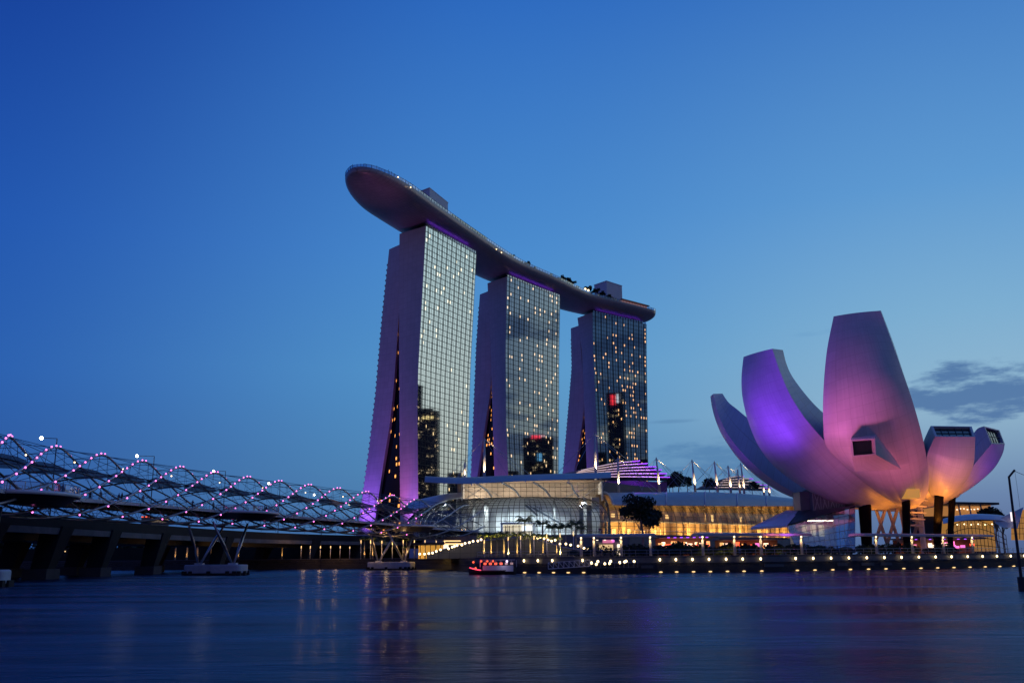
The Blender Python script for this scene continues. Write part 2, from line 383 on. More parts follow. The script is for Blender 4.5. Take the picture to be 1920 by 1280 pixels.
# ------------------------------------------------------------------ water and land
tag(MB().add([(-4000, -60, 0), (4000, -60, 0), (4000, 6000, 0), (-4000, 6000, 0)], [(0, 1, 2, 3)]).build('water', water_mat()), 'dark rippled bay water', kind='structure')
QUAY = [(-420, 330), (-150, 318), (-60, 305), (-30, 285), (-17, 262), (-8, 205), (0, 188), (11, 181), (26, 179), (45, 181), (55, 186), (66, 191), (76, 196), (92, 205), (110, 218), (150, 252), (230, 330)]
ZP = 2.8
land = MB().prism(QUAY+[(420, 500), (1500, 900), (2500, 2500), (-2500, 2500), (-1200, 700), (-600, 360)], 1.2, ZP-.35)
tag(land.build('ground', M_stone), 'paved waterfront ground', kind='structure')
def offs(poly, d):
    out = []
    for i, p in enumerate(poly):
        a, b = Vector(poly[max(i-1, 0)]), Vector(poly[min(i+1, len(poly)-1)]); t = (b-a).normalized()
        out.append((p[0]-t.y*d, p[1]+t.x*d))
    return out
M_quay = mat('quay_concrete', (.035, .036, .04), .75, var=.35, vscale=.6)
q2 = offs(QUAY, .7)
quay = thing('quay_wall', 'long dark concrete quay wall standing in the bay water', 'wall')
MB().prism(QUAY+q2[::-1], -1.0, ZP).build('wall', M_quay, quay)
cop = offs(QUAY, -.12); cop2 = offs(QUAY, .8)
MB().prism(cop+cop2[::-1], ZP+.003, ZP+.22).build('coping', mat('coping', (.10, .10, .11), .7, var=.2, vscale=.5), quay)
tag(MB().prism(offs(QUAY, .82)+offs(QUAY, 26)[::-1], ZP-.34, ZP+.05).build('promenade', M_stone), 'stone promenade along the quay', kind='structure')
def quay_pt(f, d=0.0):
    """point on the quay line by x px of its pixel column: nearest segment hit"""
    best = None
    r = ray(f, 1050)
    k = r[0]/r[1]
    for a, b in zip(QUAY, QUAY[1:]):
        # x = k*y
        da = a[0]-k*a[1]; db = b[0]-k*b[1]
        if da*db <= 0 and da != db:
            t = da/(da-db); x, y = a[0]+(b[0]-a[0])*t, a[1]+(b[1]-a[1])*t
            tt = Vector((b[0]-a[0], b[1]-a[1])).normalized()
            if best is None or y < best[1]: best = (x-tt.y*d, y+tt.x*d, tt)
    return best
# ------------------------------------------------------------------ hotel towers
M_tower = panel_mat('tower_end_cladding', (.64, .58, .63), .65, 1.0, 1.0, line=.85, var=.035)
M_slab = mat('balcony_concrete', (.25, .25, .28), .7)
def interp(lst, py):
    lst = sorted(lst, key=lambda q: q[1])
    if py <= lst[0][1]: a, b = lst[0], lst[1]
    elif py >= lst[-1][1]: a, b = lst[-2], lst[-1]
    else:
        for a, b in zip(lst, lst[1:]):
            if a[1] <= py <= b[1]: break
    t = (py-a[1])/(b[1]-a[1]); return a[0]+(b[0]-a[0])*t
def rail(lst, Y, n, z0, z1):
    """world points on the depth Y following a pixel edge, at n even heights z0..z1"""
    out = []
    for i in range(n):
        z = z0+(z1-z0)*i/(n-1); lo, hi = 0.0, 1400.0
        for _ in range(40):
            mid = (lo+hi)/2
            if at(interp(lst, mid), mid, Y).z > z: lo = mid
            else: hi = mid
        p = at(interp(lst, lo), lo, Y); p.z = z; out.append(p)
    return out
NF = 56
def tower(label, eA, YA, eB, YB, eL, YL, eI, YI, eR, YR, ztop, zrear, fmat, amat, ncol, purple):
    """eA/eB: near and far edge of the mirrored face; eL: outer edge of the front slab's end wall; eI/eR: inner and outer edge of the rear slab"""
    z0 = 3.0; n = 30
    A, B, L_, I, R = rail(eA, YA, n, z0, ztop), rail(eB, YB, n, z0, ztop), rail(eL, YL, n, z0, ztop), rail(eI, YI, n, z0, zrear), rail(eR, YR, n, z0, zrear)
    base = (A[0]+R[0])/2; base.z = ZP
    t = thing('hotel_tower', label, 'hotel tower', base)
    # front slab: end wall, roof, hidden sides
    w = (B[0]-A[0]); w.z = 0
    m = MB(); uv = []
    def wall(P, Q, nm, per, flip=False):
        m = MB(); G = [[P[i].lerp(Q[i], j/4) for j in range(5)] for i in range(len(P))]; m.grid(G, 0, flip)
        wid = (Q[0]-P[0]).length; uv = [((j/4)*wid/3.2, P[i].z/3.35) for i in range(len(P)) for j in range(5)]
        return m.build(nm, M_tower, t, uv=uv)
    wall(L_, A, 'front_end_wall', 4); wall(R, I, 'rear_end_wall', 4)
    w2 = [b-a for a, b in zip(A, B)]
    LB = [p+d for p, d in zip(L_, w2)]
    wi = [(w2[min(i, n-1)]) for i in range(n)]
    IB = [p+d for p, d in zip(I, wi)]; RB = [p+d for p, d in zip(R, wi)]
    m = MB(); m.grid([LB, L_]); m.grid([B, LB]); m.grid([IB, RB]); m.grid([I, IB])
    m.add([A[-1], B[-1], LB[-1], L_[-1]], [(0, 1, 2, 3)]); m.add([R[-1], I[-1], IB[-1], RB[-1]], [(0, 1, 2, 3)])
    m.build('slab_core', M_slab, t)
    # mirrored curtain wall with one UV cell per pane, mullions proud of it
    no = Vector((w.y, -w.x, 0)).normalized()
    m = MB(); uv = []; G = []
    for i in range(NF+1):
        f = i/NF*(n-1); a = int(min(f, n-2)); u = f-a; pa, pb = A[a].lerp(A[a+1], u), B[a].lerp(B[a+1], u)
        G.append([pa.lerp(pb, j/ncol) for j in range(ncol+1)]); uv += [(j, i) for j in range(ncol+1)]
    m.grid(G); m.build('glass_facade', fmat, t, uv=uv)
    m = MB()
    for i in range(0, NF+1):
        m.bar(G[i][0]+no*.08, G[i][-1]+no*.08, .2, .2)
    for j in range(ncol+1):
        for i in range(0, NF, 4):
            for e in ((-.42, .42) if j % 2 else (0,)):
                q = w.normalized()*e; m.bar(G[i][j]+no*.22+q, G[min(i+4, NF)][j]+no*.22+q, .21 if j % 2 else .08, .20)
    m.build('mullions', M_frame, t)
    # glazed parapet fins above the curtain wall
    m = MB()
    for j in range(ncol): m.box(G[-1][j].lerp(G[-1][j+1], .5)+V(0, 0, 1.0), (w.length/ncol*.8, .12, 2.0), math.atan2(w.y, w.x))
    m.build('parapet', M_glass_blue, t)
    # east balconies: ledges that serrate the rear edge
    ro = -no; m = MB()
    for i in range(2, NF-2):
        f = i/NF*(n-1); a = int(f); u = f-a; p = R[a].lerp(R[a+1], u); q = RB[a].lerp(RB[a+1], u)
        m.bar(p+ro*.25, q+ro*.25, .7, 1.0)
    m.build('balconies', M_slab, t)
    # atrium glazing in the wedge between the two slabs
    rec = w.normalized()*2.5; m = MB(); uv = []; G2 = []
    for i in range(0, 37):
        f = i/36*(n-1)*.97; a = int(min(f, n-2)); u = f-a; pa = I[a].lerp(I[a+1], u)+rec; pb = L_[a].lerp(L_[a+1], u)+rec
        G2.append([pa.lerp(pb, j/5) for j in range(6)]); uv += [(j, i*1.5) for j in range(6)]
    m.grid(G2); at_ = m.build('atrium_glazing', amat, t, uv=uv)
    # neck that carries the park
    c = (A[-1]+B[-1]+L_[-1]+LB[-1])/4
    m = MB(); nk = [A[-1].lerp(c, .08)-no*1.5, B[-1].lerp(c, .08)-no*1.5, RB[-1].lerp(c, .45), R[-1].lerp(c, .45)]
    m.prism([(p.x, p.y) for p in nk], zrear-2, ztop+5.5); m.build('neck', M_dark, t)
    for fr in (.12, .5, .88):
        p = A[-1].lerp(B[-1], fr)-no*2.5
    return t, A, B, L_, I, R, no
FM1 = facade_mat('mirror_facade_sunset', lit=.035, colbias=.09, seed=1, fac=.85, es=1.15, refl=(.90, .94, .95), nrm=(.906, -.423, 0))
FM2 = facade_mat('mirror_facade_cloud', lit=.045, colbias=.16, seed=40, fac=.72, es=1.0, nrm=(.822, -.569, 0), warm=(1, .66, .34))
FM3 = facade_mat('mirror_facade_dusk', lit=.10, colbias=.42, seed=77, fac=.54, es=1.0, nrm=(.669, -.743, 0), warm=(1, .52, .20))
AM = [facade_mat('atrium_glass_%s' % k, lit=.16, colbias=.2, seed=s_, fac=.06, refl=(.4, .45, .5), warm=(1, .36, .08), es=1.6, body=(.006, .006, .008), wsub=(.0, .9)) for k, s_ in (('one', 5), ('two', 31), ('three', 63))]
T1 = tower('tallest looking nearest hotel tower under the overhanging prow, mirroring pale sky', [(799, 423), (784.4, 690), (782.6, 761), (784, 929)], 529, [(893, 477), (882, 690), (876, 892)], 584,
           [(749, 438), (748, 660), (750, 930)], 543, [(752, 450), (750, 560), (748, 590), (743, 660), (738, 727), (731, 794), (720, 861), (710, 929)], 550, [(731, 454), (716, 600), (704, 740), (691, 850), (679, 935)], 560, 191, 187, FM1, AM[0], 22, 1)
T2 = tower('middle hotel tower with cloud reflections and a red sign mirrored low down', [(951, 518), (948, 660), (949, 800), (953, 895)], 633.5, [(1050, 556), (1048, 660), (1047, 883)], 690,
           [(914, 531), (920, 660), (927, 893)], 650, [(918, 545), (922, 690), (919, 737), (910, 794), (900, 861), (895, 893)], 655, [(900, 548), (893, 650), (885, 848), (883, 895)], 665, 191, 187, FM2, AM[1], 22, 2)
T3 = tower('farthest dark blue hotel tower dotted with amber rooms, rightmost of the three', [(1111, 585), (1112, 660), (1122, 862)], 734.4, [(1212, 607), (1212, 660), (1215, 868)], 777,
           [(1083, 598), (1091, 660), (1100, 875)], 753, [(1086, 610), (1096, 745), (1094, 778), (1089, 811), (1084, 845), (1078, 875)], 758, [(1070, 607), (1072, 690), (1056, 880)], 768, 191, 186, FM3, AM[2], 20, 3)
# strips of taller glass at the far end of each mirrored face
# floodlights at the foot of the end walls
for (t, A, B, L_, I, R, no), k in ((T1, 1.0), (T2, .8), (T3, .7)):
    d = (B[0]-A[0]).normalized()
    mid = (A[0]+L_[0])/2-d*14; mid.z = 10
    light('tower_floodlight', 'SPOT', mid, 80000*k, (.55, .16, .85), ((A[0]+L_[0])/2)+V(0, 0, 40), 60, 1, 2)
    mr = (R[0]+I[0])/2-d*14; mr.z = 8
    light('tower_floodlight', 'SPOT', mr, 125000*k, (.36, .12, 1.0), ((R[2]+I[2])/2)+V(0, 0, 22), 60, 1, 2)
r1 = (T1[3][0]+T1[1][0])/2; light('tower_red_light', 'SPOT', T1[3][0]-V(8, 10, -8), 22000, (1, .15, .25), T1[3][4]+V(0, 0, 30), 45, .9, 1)
# ------------------------------------------------------------------ park on the towers
CS = [(-79.5, 465.5), (-78, 471), (-75.5, 482), (-70.5, 500), (-63.5, 520.5), (-40.2, 576), (-12.2, 637), (17.7, 683), (47.4, 729), (77.5, 757), (98, 776), (112.5, 789)]
sp_, spl = even_path([(x, y, 0) for x, y in CS], 90)
def park_half(d):
    a, b = 57.0, 17.0
    if d < a: return 19.2*max(0, 1-((a-d)/a)**2.0)**.5
    if spl-d < b: return 19.2*max(0, 1-((b-(spl-d))/b)**4.0)**.5
    return 19.2
def park_frame(d):
    f = d/spl*89; i = int(min(max(f, 0), 88)); u = f-i; p = sp_[i].lerp(sp_[i+1], u); t = (sp_[i+1]-sp_[i]).normalized()
    return p, t, Vector((t.y, -t.x, 0))       # right-hand normal points to the bay
ZD = 200.0
park = thing('rooftop_park', 'long ship shaped rooftop park bridging the tops of the three hotel towers', 'sky park', (0, 630, 191))
def park_sec(d, k=24, inset=0, zt=ZD, dep=6.7):
    p, t, n = park_frame(d); h = max(park_half(d)-inset, .02); dep = dep*(.25+.75*min(1, h/19.2)); out = []
    for j in range(k+1):
        a = math.pi*j/k; c = math.cos(a); s = math.sin(a)
        out.append(Vector((p.x+n.x*h*c, p.y+n.y*h*c, zt-dep*s**.85)))
    return out
ds = sorted(set([spl*i/110 for i in range(111)]+[.3, .8, 1.6, spl-.3, spl-.9, spl-1.8]))
H_ = [park_sec(d) for d in ds]
m = MB(); m.grid(H_); uv = [(j*1.3, d/3.0) for d in ds for j in range(25)]
M_hull = panel_mat('park_hull_panels', (.40, .33, .35), .36, 1.0, 1.0, line=.6, var=.07, metal=.35)
m.build('hull', M_hull, park, smooth=True, uv=uv)
m = MB(); m.grid([[s[0]+V(0, 0, .05), s[-1]+V(0, 0, .05)] for s in H_]); m.build('deck', M_conc, park)
m = MB()
for e in (0, -1):
    m.grid([[s[e]+V(0, 0, -.2), s[e]+V(0, 0, .9)] for s in H_])
m.build('rim_band', mat('rim_metal', (.30, .27, .29), .4, .5), park)
m = MB()
for e, sg in ((0, 1), (-1, -1)):
    pts = [s[e]*.998+Vector((park_frame(d)[0].x, park_frame(d)[0].y, ZD))*.002 for s, d in zip(H_, ds)]
    m.grid([[p+V(0, 0, .9), p+V(0, 0, 2.3)] for p in pts])
m.build('glass_balustrade', M_glass_blue, park)
m = MB()
for e in (0, -1):
    for i in range(0, len(H_), 1):
        p = H_[i][e]; m.bar(p+V(0, 0, .8), p+V(0, 0, 2.4), .16, .16)
    m.tube([s[e]+V(0, 0, 2.4) for s in H_[2:-2]], .09, 5)
m.build('railing', M_dark, park)
m = MB()
rr = random.Random(3)
for d in [2+i*2.6 for i in range(24)]:
    p, t, n = park_frame(d); h = park_half(d)-1.5
    for e in (1, -1):
        q = p+n*h*e; m = MB(); m.bar(q+V(0, 0, ZD), q+V(0, 0, ZD+2.6+rr.random()*1.6), .2, .2); m.build('deck_post', M_dark, park)
def park_box(d, off, l, wd, hh, name, mt, z0=ZD):
    p, t, n = park_frame(d); m = MB(); q = p+n*off
    m.box((q.x, q.y, z0+hh/2), (l, wd, hh), math.atan2(t.y, t.x)); m.box((q.x, q.y, z0+hh+.15), (l+.5, wd+.5, .3), math.atan2(t.y, t.x))
    return m.build(name, mt, park)
M_lift = panel_mat('lift_house_panels', (.52, .53, .56), .6, 1, 1)
M_lift = mat('lift_house_panels', (.66, .67, .70), .6, var=.06, vscale=.5)
def corner_box(c, a, b, z0, z1, name):
    c, a, b = V(*c), V(*a), V(*b); q = [c, a, a+b-c, b]; m = MB(); m.prism([(p[0], p[1]) for p in q], z0, z1)
    k = (c+a+b+(a+b-c))/4; m.prism([((p[0]-k[0])*1.03+k[0], (p[1]-k[1])*1.03+k[1]) for p in q], z1, z1+.5)
    return m.build(name, M_lift, park)
corner_box((-47, 524), (-38, 548), (-53.5, 530), ZD, 212, 'lift_house')
corner_box((76.6, 745), (90.7, 760), (67.7, 757), ZD, 219.3, 'lift_house')
p, t, n = park_frame(118)
m = MB(); 
for k in range(2):
    p, t, n = park_frame(104+k*26); q = p+n*12; m.box((q.x, q.y, ZD+4.2), (24, 9, .5), math.atan2(t.y, t.x)); 
    for e in (-10, 10): m.box((q.x+t.x*e, q.y+t.y*e, ZD+2.4), (.5, .5, 4.8))
m.build('canopy_roof', M_dark, park)
p, t, n = park_frame(spl-28); q = p+n*9
m = MB(); m.box((q.x, q.y, ZD+5.2), (34, 12, .6), math.atan2(t.y, t.x)); m.build('restaurant_roof', M_dark, park)
m = MB(); m.box((q.x, q.y, ZD+2.2), (31, 9, 4.2), math.atan2(t.y, t.x)); m.build('restaurant_glass', mat('restaurant_light', (.2, .1, .05), .5, emit=(1, .28, .08), es=.55, sample=False), park)
m = MB()
for k, (dd, off) in enumerate(((14, 17.4), (30, 18.6), (150, 19.3), (158, 19.3), (283, 19), (288, 19))):
    p, t, n = park_frame(dd); q = p+n*off; z = ZD+2.8 if k > 3 else ZD-1.1
    m = MB(); m.sphere((q.x, q.y, z), .8 if k > 3 else .32, 6, 4); m.build('deck_lamp', M_glow, park)
M_cove = mat('cove_light', (.3, .1, 1), .5, emit=(.24, .06, 1), es=2.0)
# purple strip washing the hull from each tower head
for k, (t, A, B, L_, I, R, no) in enumerate((T1, T2, T3)):
    m = MB(); a_, b_ = A[-1].lerp(B[-1], .1), A[-1].lerp(B[-1], .92); m.bar(a_-no*1.6+V(0, 0, .15), b_-no*1.6+V(0, 0, .15), .9, .4); m.build('cove_light', M_cove, t)
light('prow_uplight', 'SPOT', V(-50, 450, 120), 26000, (.8, .25, .55), V(-74, 486, 196), 34, 1, 2)
# rooftop trees
def leaf_crown(rad, nleaf, lsz, seed, flat=.8, clumps=9):
    r = random.Random(seed); m = MB(); cs = []; kk = (9/clumps)**.4 if clumps > 12 else 1
    for _ in range(clumps):
        a, b = r.random()*6.28, r.random()**.5*rad*.75; cs.append((Vector((math.cos(a)*b, math.sin(a)*b, (r.random()-.4)*rad*flat)), rad*(.28+.3*r.random())*kk))
    for _ in range(nleaf):
        c, cr = r.choice(cs); d = Vector((r.gauss(0, 1), r.gauss(0, 1), r.gauss(0, 1))).normalized()*cr*(r.random()**.45); d.z *= .75
        p = c+d; u = Vector((r.gauss(0, 1), r.gauss(0, 1), r.gauss(0, .6))).normalized(); w = u.orthogonal().normalized(); w.rotate(Matrix.Rotation(r.random()*6.28, 3, u)); s = lsz*(.6+.8*r.random())
        m.add([p-w*s*.5, p+u*s*.35, p+w*s*.9, p-u*s*.35], [(0, 1, 2, 3)])
    return m, cs
def make_tree(name, label, cat, rad, h, nleaf, lsz, seed, group, flat=.8, clumps=9):
    t = thing(name, label, cat, (0, 0, 0), group); mc, cs = leaf_crown(rad, nleaf, lsz, seed, flat, clumps)
    zc = h-rad*flat*.7; mc.v = [(x, y, z+zc) for x, y, z in mc.v]; mc.build('crown', M_leaf_dark, t)
    m = MB(); m.tube([(0, 0, 0), (.04*h, 0, h*.35), (0, 0, zc)], [h*.03, h*.022, h*.012], 7)
    for c, cr in cs[:6]: m.tube([(0, 0, zc*.62), (c.x*.5, c.y*.5, zc*.62+(c.z+zc*.38)*.6), (c.x, c.y, c.z+zc)], [h*.012, h*.009, h*.004], 5)
    m.build('trunk', M_bark, t); return t
RT_L = 'dark rooftop tree along the rim of the sky park'
rt0 = make_tree('rooftop_tree', RT_L, 'tree', 2.6, 6.2, 420, .8, 11, 'trees on the rooftop park')
rt1 = make_tree('rooftop_tree', RT_L, 'tree', 2.0, 4.6, 320, .7, 12, 'trees on the rooftop park')
spots = [(182, 15.5, .6), (196, 16, .55), (206, 15, .7), (214, 16, .6), (236, 15.5, .5), (248, 15, .7), (252, 16.3, .8), (256, 14.5, .95), (260, 16.2, .85), (264, 14.8, 1.05), (268, 16, .85), (274, 16.8, .6), (292, 17, .9), (298, 16.8, .7), (304, 17, .95), (309, 16.5, .7), (314, 16, .85), (319, 15.5, .7), (324, 14, .8), (329, 12, .7), (333, 10, .8)]
for i, (d, off, s) in enumerate(spots):
    d = min(d, spl-3); p, t, n = park_frame(d); q = p+n*min(off, max(park_half(d)-2, 0)); src = (rt0, rt1)[i % 2]
    o = src if i < 2 else dup(src); o.location = (q.x, q.y, ZD+.05); o.rotation_euler = (0, 0, i*1.3); o.scale = (s*1.25,)*3
# ------------------------------------------------------------------ lotus museum
MX, MY = 96.0, 250.0
mus = thing('lotus_museum', 'white lotus shaped museum with giant upturned petals lit purple, pink and orange', 'museum', (MX, MY, ZP))
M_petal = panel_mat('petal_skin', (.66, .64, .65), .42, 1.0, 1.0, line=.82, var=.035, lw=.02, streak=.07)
M_petal_in = panel_mat('petal_skin_sky_tint', (.38, .52, .60), .4, 1.0, 1.0, line=.75, var=.04, lw=.03)  # petal skin tinted teal: blue sky light put into the colour
M_void = mat('dark_window', (.012, .014, .018), .15)
def rs(lst, n):
    return smooth_path([at(*q) for q in lst], n)
def petal(Lr, Rr, Li, Ri, bulge, n=36, k=14):
    L_, R_, A, B = rs(Lr, n), rs(Rr, n), rs(Li, n), rs(Ri, n); O = []; uvo = []
    for i in range(n):
        ac = (R_[i]-L_[i]); al = (L_[min(i+1, n-1)]+R_[min(i+1, n-1)]-L_[max(i-1, 0)]-R_[max(i-1, 0)])
        nn = ac.cross(al).normalized(); mid = (L_[i]+R_[i])/2
        if nn.dot(Vector((0, 0, H))-mid) < 0: nn = -nn
        b = bulge*min(1, ac.length/14)*min(1, .12+i/(n*.28))
        O.append([L_[i].lerp(R_[i], j/k)+nn*b*4*(j/k)*(1-j/k) for j in range(k+1)])
    s = 0
    for i in range(n):
        if i: s += (O[i][k//2]-O[i-1][k//2]).length
        uvo += [(j/k*8, s/2.4) for j in range(k+1)]
    m = MB(); m.grid(O); body = m.build('petal', M_petal, mus, smooth=True, uv=uvo)
    # side and inner walls form the petal's own inner shell
    m = MB(); m.grid([L_, A]); m.grid([B, R_]); m.grid([A, B]); uv = []
    for rep in range(3): uv += [(rep+q*2.0, i*.9) for q in (0, 1) for i in range(n)]
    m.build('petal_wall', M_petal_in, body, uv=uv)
    return body, O, A, B
def edge_tip(body, O, A, B):
    """closing cap of the tip"""
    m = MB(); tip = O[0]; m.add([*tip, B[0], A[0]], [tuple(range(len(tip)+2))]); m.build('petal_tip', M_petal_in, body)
PC_L = [(1563, 593, 217), (1550, 660, 214), (1543.5, 740, 212), (1544, 800, 213), (1549, 836, 215), (1572, 862, 218), (1612, 897, 226), (1662, 932, 236), (1705, 949, 246)]
PC_R = [(1651, 582.5, 216), (1672, 640, 214), (1693, 700, 213), (1712, 755, 213), (1727, 808, 215), (1737, 855, 219), (1742, 895, 225), (1738, 928, 234), (1722, 948, 245)]
PC_A = [(1565, 594, 226), (1560, 660, 226), (1560, 740, 228), (1570, 800, 231), (1590, 836, 234), (1620, 862, 237), (1650, 890, 240), (1690, 920, 244), (1710, 940, 248)]
PC_B = [(1652, 582, 225), (1674, 640, 226), (1694, 700, 228), (1712, 755, 231), (1722, 808, 234), (1728, 845, 237), (1728, 880, 240), (1724, 915, 244), (1718, 940, 248)]
b, O, A, B = petal(PC_L, PC_R, PC_A, PC_B, 4.2); edge_tip(b, O, A, B); pc = b
PL_L = [(1394, 669, 232), (1390.5, 702, 231), (1391, 735, 231), (1396, 764, 231), (1404, 793, 231.5), (1420, 832, 232.5), (1444, 866, 234), (1476, 894, 236), (1512, 916, 238), (1556, 934, 240), (1620, 948, 243), (1680, 953, 246)]
PL_R = [(1448, 653.5, 223), (1456, 678, 222.5), (1464, 700, 222), (1479, 735, 221.5), (1503, 775, 221), (1528, 806, 221), (1552, 832, 221.5), (1580, 863, 223), (1610, 890, 226), (1638, 912, 230), (1668, 932, 237), (1692, 944, 246)]
PL_A = [(1410, 668, 240), (1412, 700, 240), (1418, 735, 240), (1428, 764, 240), (1440, 793, 240), (1460, 825, 241), (1490, 850, 242), (1520, 870, 243), (1560, 890, 244), (1600, 910, 245), (1650, 930, 246), (1690, 944, 248)]
PL_B = [(1468, 656, 229), (1474, 680, 229), (1484, 703, 229), (1503, 730, 229.5), (1525, 756, 230), (1548, 778, 231), (1572, 800, 232), (1600, 830, 234), (1630, 860, 237), (1655, 890, 240), (1680, 915, 243), (1697, 938, 248)]
b, O, A, B = petal(PL_L, PL_R, PL_A, PL_B, 3.6); edge_tip(b, O, A, B)
m = MB(); m.tube([p+V(0, -.15, 0) for p in rs(PL_R, 60)[33:57]], .24, 6); m.build('petal_gap_shade', M_void, b, smooth=True)  # dark tube standing in for the shaded gap between two petals
P0_L = [(1332, 743, 252), (1335, 762, 252), (1345, 792, 251), (1361, 824, 250), (1382, 856, 249), (1410, 885, 248), (1443, 909, 247.5), (1480, 928, 247), (1522, 941, 247), (1580, 950, 247), (1660, 954, 248)]
P0_R = [(1338, 738, 246), (1345, 771, 245), (1361, 808, 244), (1382, 837, 243.5), (1410, 867, 243), (1446, 897, 243), (1491, 924, 243), (1530, 937, 244), (1570, 945, 245), (1620, 950, 246), (1670, 953, 248)]
P0_A = [(1336, 740, 258), (1346, 762, 257), (1362, 788, 256), (1384, 812, 255), (1410, 834, 254), (1440, 855, 253), (1480, 880, 252), (1520, 900, 251), (1570, 920, 250), (1620, 935, 249), (1672, 948, 249)]
P0_B = [(1354.5, 737.5, 250), (1366, 754, 250), (1382, 767, 250), (1400, 782, 250), (1425, 800, 250), (1455, 825, 250), (1490, 855, 250), (1530, 880, 250), (1580, 905, 250), (1630, 928, 249), (1675, 945, 249)]
b, O, A, B = petal(P0_L, P0_R, P0_A, P0_B, 1.6); edge_tip(b, O, A, B)
def cap_window(body, quad, inset=.12, depth=.6, rows=1, cols=5):
    """framed skylight in the cut end of a petal: quad is four corners in order"""
    q = [Vector(v) for v in quad]; c = sum(q, Vector())/4; i4 = [v.lerp(c, inset) for v in q]
    nrm = (q[1]-q[0]).cross(q[3]-q[0]).normalized()
    if nrm.dot(Vector((0, 0, H))-c) > 0: nrm = -nrm      # towards the inside
    fr = MB(); fr.add(q+i4, [(0, 1, 5, 4), (1, 2, 6, 5), (2, 3, 7, 6), (3, 0, 4, 7)])
    dp = [v+nrm*depth for v in i4]; fr.add(i4+dp, [(0, 1, 5, 4), (1, 2, 6, 5), (2, 3, 7, 6), (3, 0, 4, 7)])
    w = fr.build('skylight', M_petal, body)
    g = MB(); g.add(dp, [(0, 1, 2, 3)]); g.build('pane', M_void, body)
    mm = MB()
    for a in range(1, cols):
        t = a/cols; mm.bar(dp[0].lerp(dp[1], t)-nrm*.1, dp[3].lerp(dp[2], t)-nrm*.1, .12, .12)
    for a in range(1, rows+1):
        t = a/(rows+1); mm.bar(dp[0].lerp(dp[3], t)-nrm*.1, dp[1].lerp(dp[2], t)-nrm*.1, .12, .12)
    mm.build('glazing_bars', M_dark, body)
R1_L = [(1753, 818, 221), (1745, 836, 222), (1739, 851, 223), (1737, 872, 225), (1739, 895, 229), (1743, 918, 235), (1742, 936, 242), (1728, 948, 247)]
R1_R = [(1828.5, 818.5, 224), (1828, 840, 224.5), (1825, 872, 226), (1814, 897, 229), (1798, 917, 233), (1780, 932, 238), (1762, 942, 243), (1738, 949, 248)]
R1_A = [(1745, 798, 227), (1738, 812, 229), (1731, 830, 232), (1727, 855, 236), (1727, 880, 239), (1728, 905, 242), (1728, 928, 246), (1724, 942, 250)]
R1_B = [(1822, 799, 230), (1824, 815, 232), (1822, 840, 235), (1812, 868, 238), (1796, 890, 241), (1778, 910, 244), (1758, 928, 247), (1736, 942, 250)]
b, O, A, B = petal(R1_L, R1_R, R1_A, R1_B, 2.0); cap_window(b, [A[0], B[0], O[0][-1], O[0][0]])
R2_L = [(1859, 832, 236), (1844, 850, 236), (1826, 872, 236), (1815, 893, 237), (1800, 912, 239), (1782, 928, 241), (1764, 940, 244), (1735, 949, 248)]
R2_R = [(1884, 832, 243), (1880, 850, 243), (1866, 875, 243), (1844, 896, 243), (1816, 917, 243.5), (1788, 933, 244), (1768, 942, 246), (1738, 950, 250)]
R2_A = [(1845, 798.5, 240), (1832, 804, 241), (1820, 822, 242), (1810, 850, 243), (1796, 876, 245), (1780, 900, 246), (1760, 925, 248), (1733, 944, 251)]
R2_B = [(1874, 806, 248), (1868, 822, 249), (1856, 845, 250), (1838, 868, 250), (1812, 890, 250), (1788, 912, 250), (1765, 932, 250), (1737, 947, 252)]
b, O, A, B = petal(R2_L, R2_R, R2_A, R2_B, 1.5); cap_window(b, [A[0], B[0], O[0][-1], O[0][0]])
# back petals, seen only past the sides
m = MB()
for a0, zt in ((75, 33), (110, 34)):
    O = []
    for i in range(13):
        t = i/12; r = 4+36*math.sin(t*1.5); z = 15+(zt-15)*(1-math.cos(t*1.5))
        w = .3*(1-.5*t); O.append([Vector((MX+r*math.cos(math.radians(a0)+q*w), MY+6+r*math.sin(math.radians(a0)+q*w), z)) for q in (-1, -.5, 0, .5, 1)])
    I_ = [[p+Vector((0, 0, 3*(i/12)+.4))-Vector((p.x-MX, p.y-MY, 0))*.12 for p in row] for i, row in enumerate(O)]
    m2 = MB(); m2.shell(O, I_); m2.build('petal', mat('back_petal_skin', (.6, .6, .6), .45), mus, smooth=False)
# central bowl under the petals
m = MB(); G = []
for i in range(9):
    t = i/8; r = 17*math.sin(t*math.pi/2); z = 13.6+5.5*(1-math.cos(t*math.pi/2))
    G.append([Vector((MX+2+r*math.cos(a), MY+r*math.sin(a)*.8, z)) for a in [2*math.pi*j/28 for j in range(29)]])
m.grid(G); m.build('bowl', M_petal, mus, smooth=True, uv=[(j, i) for i in range(9) for j in range(29)])
